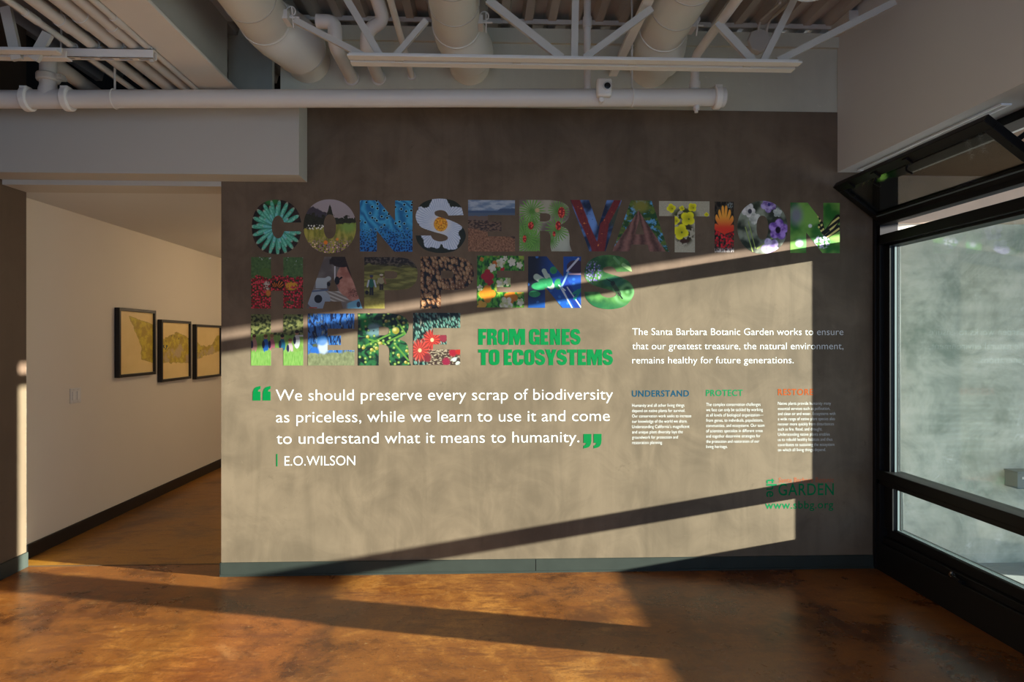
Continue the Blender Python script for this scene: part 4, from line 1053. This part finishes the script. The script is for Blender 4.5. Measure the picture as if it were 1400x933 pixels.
def pic_E3():
    g = G('print_blue_flower_spray')
    s_ = g.noise(9, 4, 1.6, .6, dist=1.2); col = g.mix(g.sm(s_, .42, .58), k_(20, 40, 84), k_(64, 134, 224)); col = g.mix(g.sm(g.noise(12, 4, 1.5, .7), .60, .70), col, k_(170, 190, 190)); col = g.mix(g.sm(g.noise(7, 4), .58, .66) * g.sm(g.x, .6, .1), col, k_(96, 104, 66))
    col = g.mix(g.disk(.33, .36, .15, .2, .5), col, k_(222, 234, 250)); col = g.mix(g.disk(.14, .26, .12, .12, .4), col, k_(50, 120, 220)); col = g.mix(g.disk(.30, .48, .14, .12, .4) * .8, col, k_(76, 150, 236))
    col = g.mix(g.sm(.24 + (g.noise(8) - .5) * .2 - g.y + g.x * .04, 0, .05), col, g.mix(g.noise(18, 4, 1, .6), k_(66, 74, 44), k_(196, 200, 150)))
    return g.done(col)


def pic_R2():
    g = G('print_yellow_berries')
    col = g.mix(g.sm(g.noise(6, 3, dist=.8), .42, .6), k_(14, 40, 34), k_(52, 124, 70)); col = g.mix(g.disk(.3, .68, .2, .16, .5), col, k_(132, 170, 176)); col = g.mix(g.disk(.12, .8, .1, .2, .6), col, k_(30, 150, 60)); col = g.mix(g.sm(g.noise(5), .62, .68), col, k_(20, 24, 34))
    for x0, y0, x1, y1 in ((.1, .36, .6, .6), (.2, .5, .5, .42), (.72, .9, .95, .5), (.7, .4, .95, .1), (.55, .45, .85, .6)): col = g.mix(g.line(x0, y0, x1, y1, .02), col, k_(110, 164, 66))
    d, r = g.vor(11); col = g.mix(g.sm(d, .34, .26) * g.sm(r, .45, .5), col, g.mix(g.sm(d, .3, .0), k_(104, 150, 50), k_(206, 220, 130)))
    for cx, cy, R in ((.71, .67, .075), (.77, .92, .045), (.53, .85, .035), (.42, .42, .045), (.26, .3, .04), (.35, .33, .04), (.1, .34, .035), (.18, .55, .035), (.76, .2, .035), (.92, .28, .035), (.86, .82, .03), (.9, .06, .035)): col = g.mix(g.disk(cx, cy, R, R, .2), col, g.mix(g.disk(cx - R * .3, cy + R * .3, R * .8, R * .8, .9), k_(176, 164, 56), k_(246, 232, 150)))
    return g.done(col)


def pic_E4():
    g = G('print_ice_plant_flowers')
    d, r = g.vor(13, 1.6, .8, g.x + g.y * .4, g.y); col = g.mix(g.sm(d, .2, .5), g.mix(r, k_(150, 196, 180), k_(84, 146, 130)), k_(20, 44, 40)); col = g.mix(g.sm(g.noise(14, 3, 2, .6), .6, .68), col, k_(190, 190, 170))
    col = g.mix(g.sm(.34 - g.y, 0, .06) * g.sm(g.x, .25, .35), col, g.mix(g.sm(g.noise(18, 4, 1, 2), .45, .6), k_(74, 50, 40), k_(200, 178, 150)))
    for cx, cy, R, c in ((.40, .48, .22, (246, 76, 62)), (.14, .28, .24, (240, 84, 70)), (.84, .24, .10, (214, 30, 56)), (.70, .06, .1, (196, 40, 80)), (.3, .14, .1, (170, 50, 60)), (.64, .52, .10, (190, 60, 80)), (.96, .26, .08, (240, 50, 40))): col = g.mix(g.flower(cx, cy, R, 30, 0, .35, .03), col, g.mix(g.sm(g.sin(g.ang(cx, cy) * 15), -.3, .5), k_(*[int(v * .72) for v in c]), k_(*c)))
    for cx, cy in ((.40, .48), (.14, .28)): col = g.mix(g.disk(cx, cy, .045, .045, .3), col, k_(250, 220, 170))
    d, r = g.vor(9); col = g.mix(g.disk(.9, .07, .12, .09, .3) * g.sm(d, .5, .4), col, k_(232, 240, 232))
    return g.done(col)


GR = 'picture-filled letters on the brown wall'
L1 = [('C', 344.3, 412, 273.6, 347.6, pic_C1, 'letter C filled with a teal succulent rosette, first of the top word'),
      ('O', 415, 487, 273, 346.3, pic_O1, 'letter O showing a flower meadow below dark trees and a grey sky'),
      ('N', 492, 564, 274.5, 344, pic_N1, 'letter N printed with blue frond and dark droplet dots'),
      ('S', 567.5, 636.8, 272, 346, pic_S1, 'letter S filled with a white crinkled poppy and yellow centre'),
      ('E', 640, 704, 274, 344, pic_E1, 'letter E showing a brown rocky coast under a grey-blue sky'),
      ('R', 710, 782, 274, 343.6, pic_R1, 'letter R showing red cones on green conifer sprigs'),
      ('V', 779.5, 850, 274, 343.6, pic_V, 'letter V filled with red madrone branches on blue'),
      ('A', 837.5, 914.5, 274.6, 343.8, pic_A1, 'letter A showing a redwood trunk seen from below'),
      ('T', 901, 970, 275.5, 345, pic_T, 'letter T filled with yellow flowers on pale sand'),
      ('I', 977, 1003.3, 276, 345, pic_I, 'letter I filled with a red and orange paintbrush flower'),
      ('O', 1008, 1076.6, 275, 347, pic_O2, 'letter O with purple flower and grey-green leaves, near the window'),
      ('N', 1080.5, 1148, 277.7, 346, pic_N2, 'letter N showing a yellow-black butterfly on green'),
      ('H', 343.5, 414.3, 352, 422, pic_H1, 'letter H filled with red flowers and an orange butterfly'),
      ('A', 418.5, 495.5, 351.5, 422, pic_A2, 'letter A showing a person looking into a microscope'),
      ('P', 498, 571, 352, 422, pic_P1, 'letter P showing two hikers on an olive grass field'),
      ('P', 575, 648, 351.3, 422, pic_P2, 'letter P filled with brown seeds'),
      ('E', 652.3, 716.5, 350, 420.5, pic_E2, 'letter E filled with orange, red and white poppies on green'),
      ('N', 722, 794.3, 351, 421, pic_N3, 'letter N showing a green sprig and glass tube on dark blue'),
      ('S', 798, 867, 349, 423, pic_S2, 'letter S filled with green leaves, purple flowers and a hummingbird'),
      ('H', 343.3, 414.5, 430, 500, pic_H2, 'letter H showing children standing in tall green grass'),
      ('E', 421, 484.5, 429, 500, pic_E3, 'letter E filled with blue flower sprays above olive grass'),
      ('R', 489.5, 562, 428.7, 500, pic_R2, 'letter R showing yellow-green berries among dark leaves'),
      ('E', 565, 629.3, 428, 499.3, pic_E4, 'letter E with red ray flowers and teal leaves')]
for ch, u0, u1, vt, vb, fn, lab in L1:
    GAIN = 0.999 if vt < 300 else (0.62 if vt < 400 else 0.42)  # lower rows printed darker to offset the sun that falls on them
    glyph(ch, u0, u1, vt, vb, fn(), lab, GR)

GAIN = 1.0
# ---------------------------------------------------------------- wall lettering: words
M_txt = plain('white_vinyl', (0.74, 0.73, 0.71), 0.55, var=0.02, spec=0.15)
M_grn = plain('green_vinyl', (0.000, 0.125, 0.030), 0.55, var=0.04, spec=0.1)
M_grn2 = plain('garden_green_vinyl', (0.000, 0.145, 0.046), 0.55, var=0.04, spec=0.1)
M_blu = plain('blue_vinyl', (0.000, 0.044, 0.086), 0.55, var=0.04, spec=0.1)
M_org = plain('orange_vinyl', (0.30, 0.050, 0.003), 0.55, var=0.04, spec=0.1)
M_org2 = plain('coral_vinyl', (0.34, 0.085, 0.035), 0.55, var=0.04, spec=0.1)


def text_mesh(s, bold=0.0, space=1.0):
    cu = bpy.data.curves.new('words', 'FONT'); cu.body = s; cu.size = 1.0; cu.offset = bold; cu.fill_mode = 'BOTH'; cu.resolution_u = 4; cu.space_character = space
    o = bpy.data.objects.new('words_src', cu); COL.objects.link(o)
    dg = bpy.context.evaluated_depsgraph_get(); ev = o.evaluated_get(dg); me = bpy.data.meshes.new_from_object(ev)
    bpy.data.objects.remove(o); bpy.data.curves.remove(cu)
    return me


CAP = None


def cap_height(bold):
    me = text_mesh('H', bold); ys = [v.co.y for v in me.vertices]; h = (min(ys), max(ys)); bpy.data.meshes.remove(me); return h


CAPS = {}


def text_line(name, s, u0, u1, v_base, cap_px, mat, parent=None, bold=0.0, rot=0.0):
    if bold not in CAPS: CAPS[bold] = cap_height(bold)
    lo, hi = CAPS[bold]
    me = text_mesh(s, bold, 1.0 + max(0.0, bold) * 6); xs = [v.co.x for v in me.vertices]; xa, xb = min(xs), max(xs)
    p0 = at(u0, v_base, 0); p1 = at(u1, v_base, 0); um = (u0 + u1) / 2
    zb = at(um, v_base, 0).z; h = at(um, v_base - cap_px, 0).z - zb
    kx = (p1.x - p0.x) / (xb - xa); kz = h / (hi - lo)
    for v in me.vertices: v.co = ((v.co.x - xa) * kx, (v.co.y - lo) * kz, v.co.z)
    if cap_px > 8 and ' ' in s:
        line = bpy.data.objects.new(name, None); COL.objects.link(line); ORG[line.name] = Vector((p0.x, 0, zb)); line.empty_display_size = 0.02
        line.location = ORG[line.name] - ORG[parent.name]; line.parent = parent
        spans = sorted((min(me.vertices[i].co.x for i in p.vertices), max(me.vertices[i].co.x for i in p.vertices)) for p in me.polygons)
        gap = 0.15 * kx; runs = [list(spans[0])]
        for a, b in spans[1:]:
            if a > runs[-1][1] + gap: runs.append([a, b])
            else: runs[-1][1] = max(runs[-1][1], b)
        for a, b in runs:
            fs = [p.vertices[:] for p in me.polygons if a - 1e-6 <= me.vertices[p.vertices[0]].co.x <= b + 1e-6]
            ids = sorted({i for f in fs for i in f}); ix = {i: k for k, i in enumerate(ids)}
            wm = bpy.data.meshes.new('word'); wm.from_pydata([(me.vertices[i].co.x - a, me.vertices[i].co.y, me.vertices[i].co.z) for i in ids], [], [[ix[i] for i in f] for f in fs])
            wm.update(); wm.materials.append(mat); link('word', wm, (p0.x + a, -0.0005, zb), line, rot=(PI / 2, 0, 0))
        bpy.data.meshes.remove(me); return line
    me.name = name; me.materials.append(mat)
    return link(name, me, (p0.x, -0.0005, zb), parent, rot=(PI / 2, 0, 0))


def block(name, label, lines, mat, cap, bold=0.0, cat='wall text', group=None, parent=None):
    c = at(lines[0][1], lines[-1][3], 0)
    t = parent or thing(name, label, cat, (c.x, 0, c.z), group)
    for s, u0, u1, vb in lines: text_line('text_line', s, u0, u1, vb, cap, mat, t, bold)
    return t


block('quote_text', 'three large white lines of the quotation below the picture letters', [('We should preserve every scrap of biodiversity', 377, 838, 547.2), ('as priceless, while we learn to use it and come', 377.5, 833.5, 576.8), ('to understand what it means to humanity.', 378, 792, 606)], M_txt, 14.8, -0.006)
block('quote_author', 'white name of the quoted author beside a short green bar', [('E.O.WILSON', 389, 485.5, 636.6)], M_txt, 12.8, -0.006)
p0, p1 = at(377.8, 638, 0), at(379.4, 621, 0)
tag(MB().box(p0.x, p1.x, -0.0008, -0.0001, p0.z, p1.z).build('accent_bar', M_grn), 'thin vertical green bar before the author name', 'bar')
# quote marks
q9 = [(0.02, .0), (0.02, .42)] + crom([(0.02, .42), (.05, .68), (.17, .90), (.44, 1.0)])[1:] + [(.44, .80)] + crom([(.44, .80), (.34, .74), (.30, .62)])[1:] + [(.44, .62), (.44, 0)]
mk = [q9, [(x + .54, y) for x, y in q9]]
p0, p1 = at(345, 548, 0), at(370.5, 528, 0)
me = curve_mesh('quote_mark', mk, p1.x - p0.x, p1.z - p0.z); me.materials.append(M_grn)
tag(link('quote_mark', me, (p0.x, -DEPTH - 0.0002, p0.z), rot=(PI / 2, 0, 0)), 'green opening quotation mark before the word We', 'quote mark')
mk2 = [[(1 - x, 1 - y) for x, y in c] for c in mk]
p0, p1 = at(797.3, 613.6, 0), at(823, 593.5, 0)
me = curve_mesh('quote_mark', mk2, p1.x - p0.x, p1.z - p0.z); me.materials.append(M_grn)
tag(link('quote_mark', me, (p0.x, -DEPTH - 0.0002, p0.z), rot=(PI / 2, 0, 0)), 'green closing quotation mark after the word humanity', 'quote mark')
def rr(x0, x1, y0, y1, r, ax=1.0):
    rx = r * ax
    return arc(x1 - rx, y1 - r, rx, r, 0, PI / 2, 6) + arc(x0 + rx, y1 - r, rx, r, PI / 2, PI, 6) + arc(x0 + rx, y0 + r, rx, r, PI, 1.5 * PI, 6) + arc(x1 - rx, y0 + r, rx, r, 1.5 * PI, 2 * PI, 6)


def half(x0, x1, y0, y1, r, ax, ya, yb):     # the outer run of a rounded box from its right side at ya round to yb
    return [(x1, ya)] + rr(x0, x1, y0, y1, r, ax) + [(x1, yb)]


HEAVY = {'O': [rr(0, 1, 0, 1, .26, 1.6), rr(.39, .61, .2, .8, .10, 1.0)],
         'C': [half(0, 1, 0, 1, .26, 1.6, .62, .38) + [(.62, .38)] + list(reversed(half(.39, .62, .2, .8, .10, 1.0, .62, .38))) + [(.62, .62)]],
         'G': [half(0, 1, 0, 1, .26, 1.6, .62, .06)[:-7] + [(.82, .04), (.86, 0), (1, 0), (1, .50), (.52, .50), (.52, .38), (.60, .38)] + list(reversed(half(.38, .60, .2, .8, .10, 1.0, .62, .38))) + [(.60, .62)]],
         'F': [[(0, 0), (0, 1), (1, 1), (1, .78), (.54, .78), (.54, .60), (.90, .60), (.90, .39), (.54, .39), (.54, 0)]],
         'E': [[(0, 0), (0, 1), (1, 1), (1, .79), (.52, .79), (.52, .61), (.88, .61), (.88, .41), (.52, .41), (.52, .21), (1, .21), (1, 0)]],
         'M': [[(0, 0), (0, 1), (.38, 1), (.50, .62), (.62, 1), (1, 1), (1, 0), (.73, 0), (.73, .58), (.58, 0), (.42, 0), (.27, .58), (.27, 0)]],
         'N': [[(0, 0), (0, 1), (.40, 1), (.62, .52), (.62, 1), (1, 1), (1, 0), (.62, 0), (.38, .50), (.38, 0)]],
         'T': [[(0, 1), (1, 1), (1, .79), (.72, .79), (.72, 0), (.28, 0), (.28, .79), (0, .79)]],
         'Y': [[(0, 1), (.40, 1), (.52, .70), (.64, 1), (1, 1), (.70, .40), (.70, 0), (.30, 0), (.30, .40)]],
         'R': GLYPH['R'], 'S': GLYPH['S']}
c = at(654, 499.5, 0)
t = thing('slogan_text', 'two lines of bold green capitals, from genes to ecosystems', 'wall text', (c.x, 0, c.z))
for vt, vb, wrd in ((449.8, 471.8, [[('F', 654, 665.3), ('R', 666.3, 680), ('O', 681, 695), ('M', 696, 718)], [('G', 723.5, 738), ('E', 739, 750), ('N', 752, 766), ('E', 768, 779), ('S', 779.8, 793.8)]]),
                    (478.0, 499.6, [[('T', 654, 668), ('O', 668.7, 683)], [('E', 689, 700), ('C', 701, 716), ('O', 717, 731), ('S', 731.8, 745.5), ('Y', 745.6, 761), ('S', 761.3, 775.3), ('T', 775.4, 789), ('E', 790, 801.3), ('M', 802.5, 823.2), ('S', 824, 838)]])):
    for letters in wrd:
        cs = []
        o0 = at(letters[0][1], vb, 0)
        for ch, u0, u1 in letters:
            a, b_ = at(u0, vb, 0), at(u1, vt, 0)
            for con in HEAVY[ch]: cs.append([(a.x - o0.x + p[0] * (b_.x - a.x), p[1] * (b_.z - a.z) + a.z - o0.z) for p in con])
        me = curve_mesh('word', cs); me.materials.append(M_grn)
        link('word', me, (o0.x, -DEPTH - 0.0002, o0.z), t, rot=(PI / 2, 0, 0))
block('intro_text', 'white three-line statement about the works of the garden', [('The Santa Barbara Botanic Garden works to ensure', 864.5, 1153, 458.2), ('that our greatest treasure, the natural environment,', 864.5, 1153, 477.7), ('remains healthy for future generations.', 864.5, 1085, 497)], M_txt, 9.0, -0.008)
cols = [('understand', 'blue heading Understand above a white paragraph', M_blu, ('UNDERSTAND', 864, 942, 542.6), 864.2, 556.4, 7.27,
         ['Humanity and all other living things', 'depend on native plants for survival.', 'Our conservation work seeks to increase', 'our knowledge of the world we share.', 'Understanding California\u2019s magnificent', 'and unique plant diversity lays the', 'groundwork for protection and', 'restoration planning.'],
         [935.5, 936.5, 945, 939.5, 942.6, 933.4, 926.8, 906], 'white paragraph under the blue heading Understand'),
        ('protect', 'green heading Protect above a white paragraph', M_grn2, ('PROTECT', 965.2, 1015.5, 541.8), 965.5, 555.2, 7.2,
         ['The complex conservation challenges', 'we face can only be tackled by working', 'at all levels of biological organization\u2014', 'from genes, to individuals, populations,', 'communities, and ecosystems. Our team', 'of scientists specialize in different areas', 'and together determine strategies for', 'the protection and restoration of our', 'living heritage.'],
         [1039.7, 1042.8, 1043.6, 1043.1, 1045.1, 1042.6, 1039.5, 1038, 994.7], 'white paragraph under the green heading Protect'),
        ('restore', 'orange heading Restore above a white paragraph', M_org, ('RESTORE', 1063.6, 1112, 540.6), 1063.6, 553.7, 7.05,
         ['Native plants provide humanity many', 'essential services such as pollination,', 'and clean air and water. Ecosystems with', 'a wide range of native plant species also', 'recover more quickly from disturbances', 'such as fire, flood, and drought.', 'Understanding native plants enables', 'us to rebuild healthy habitats and thus', 'contributes to sustaining the ecosystem', 'on which all living things depend.'],
         [1136, 1134.8, 1142, 1141.3, 1140, 1124, 1134.3, 1137.9, 1140.7, 1129], 'white paragraph under the orange heading Restore')]
for nm, lab, mat, hd, ul, vb, dv, lines, ends, lab2 in cols:
    block('heading_text', lab, [hd], mat, 8.6, 0.018, 'heading')
    block('paragraph_text', lab2, [(s, ul, ue, vb + dv * i) for i, (s, ue) in enumerate(zip(lines, ends))], M_txt, 4.1, -0.014)
t = block('garden_logo', 'orange and green garden name with web address at the foot of the wall', [('GARDEN', 1064, 1140, 677.6)], M_grn2, 16.2, 0.012, 'logo')
text_line('text_line', 'Santa Barbara Botanic', 1064.5, 1140, 659.8, 6.6, M_org2, t, 0.004)
text_line('text_line', 'www.sbbg.org', 1046, 1139.3, 695.8, 10.6, M_grn2, t, 0.010)
me = text_mesh('the', 0.012); xs = [v.co.x for v in me.vertices]; ys = [v.co.y for v in me.vertices]
p0, p1 = at(1047.5, 680, 0), at(1062, 654.5, 0); W_, H_ = p1.x - p0.x, p1.z - p0.z
for v in me.vertices:
    a = (v.co.x - min(xs)) / (max(xs) - min(xs)); b = (v.co.y - min(ys)) / (max(ys) - min(ys)); v.co = (b * W_, (1 - a) * H_, v.co.z)
me.materials.append(M_grn2); link('text_line', me, (p0.x, -0.0005, p0.z), t, rot=(PI / 2, 0, 0))
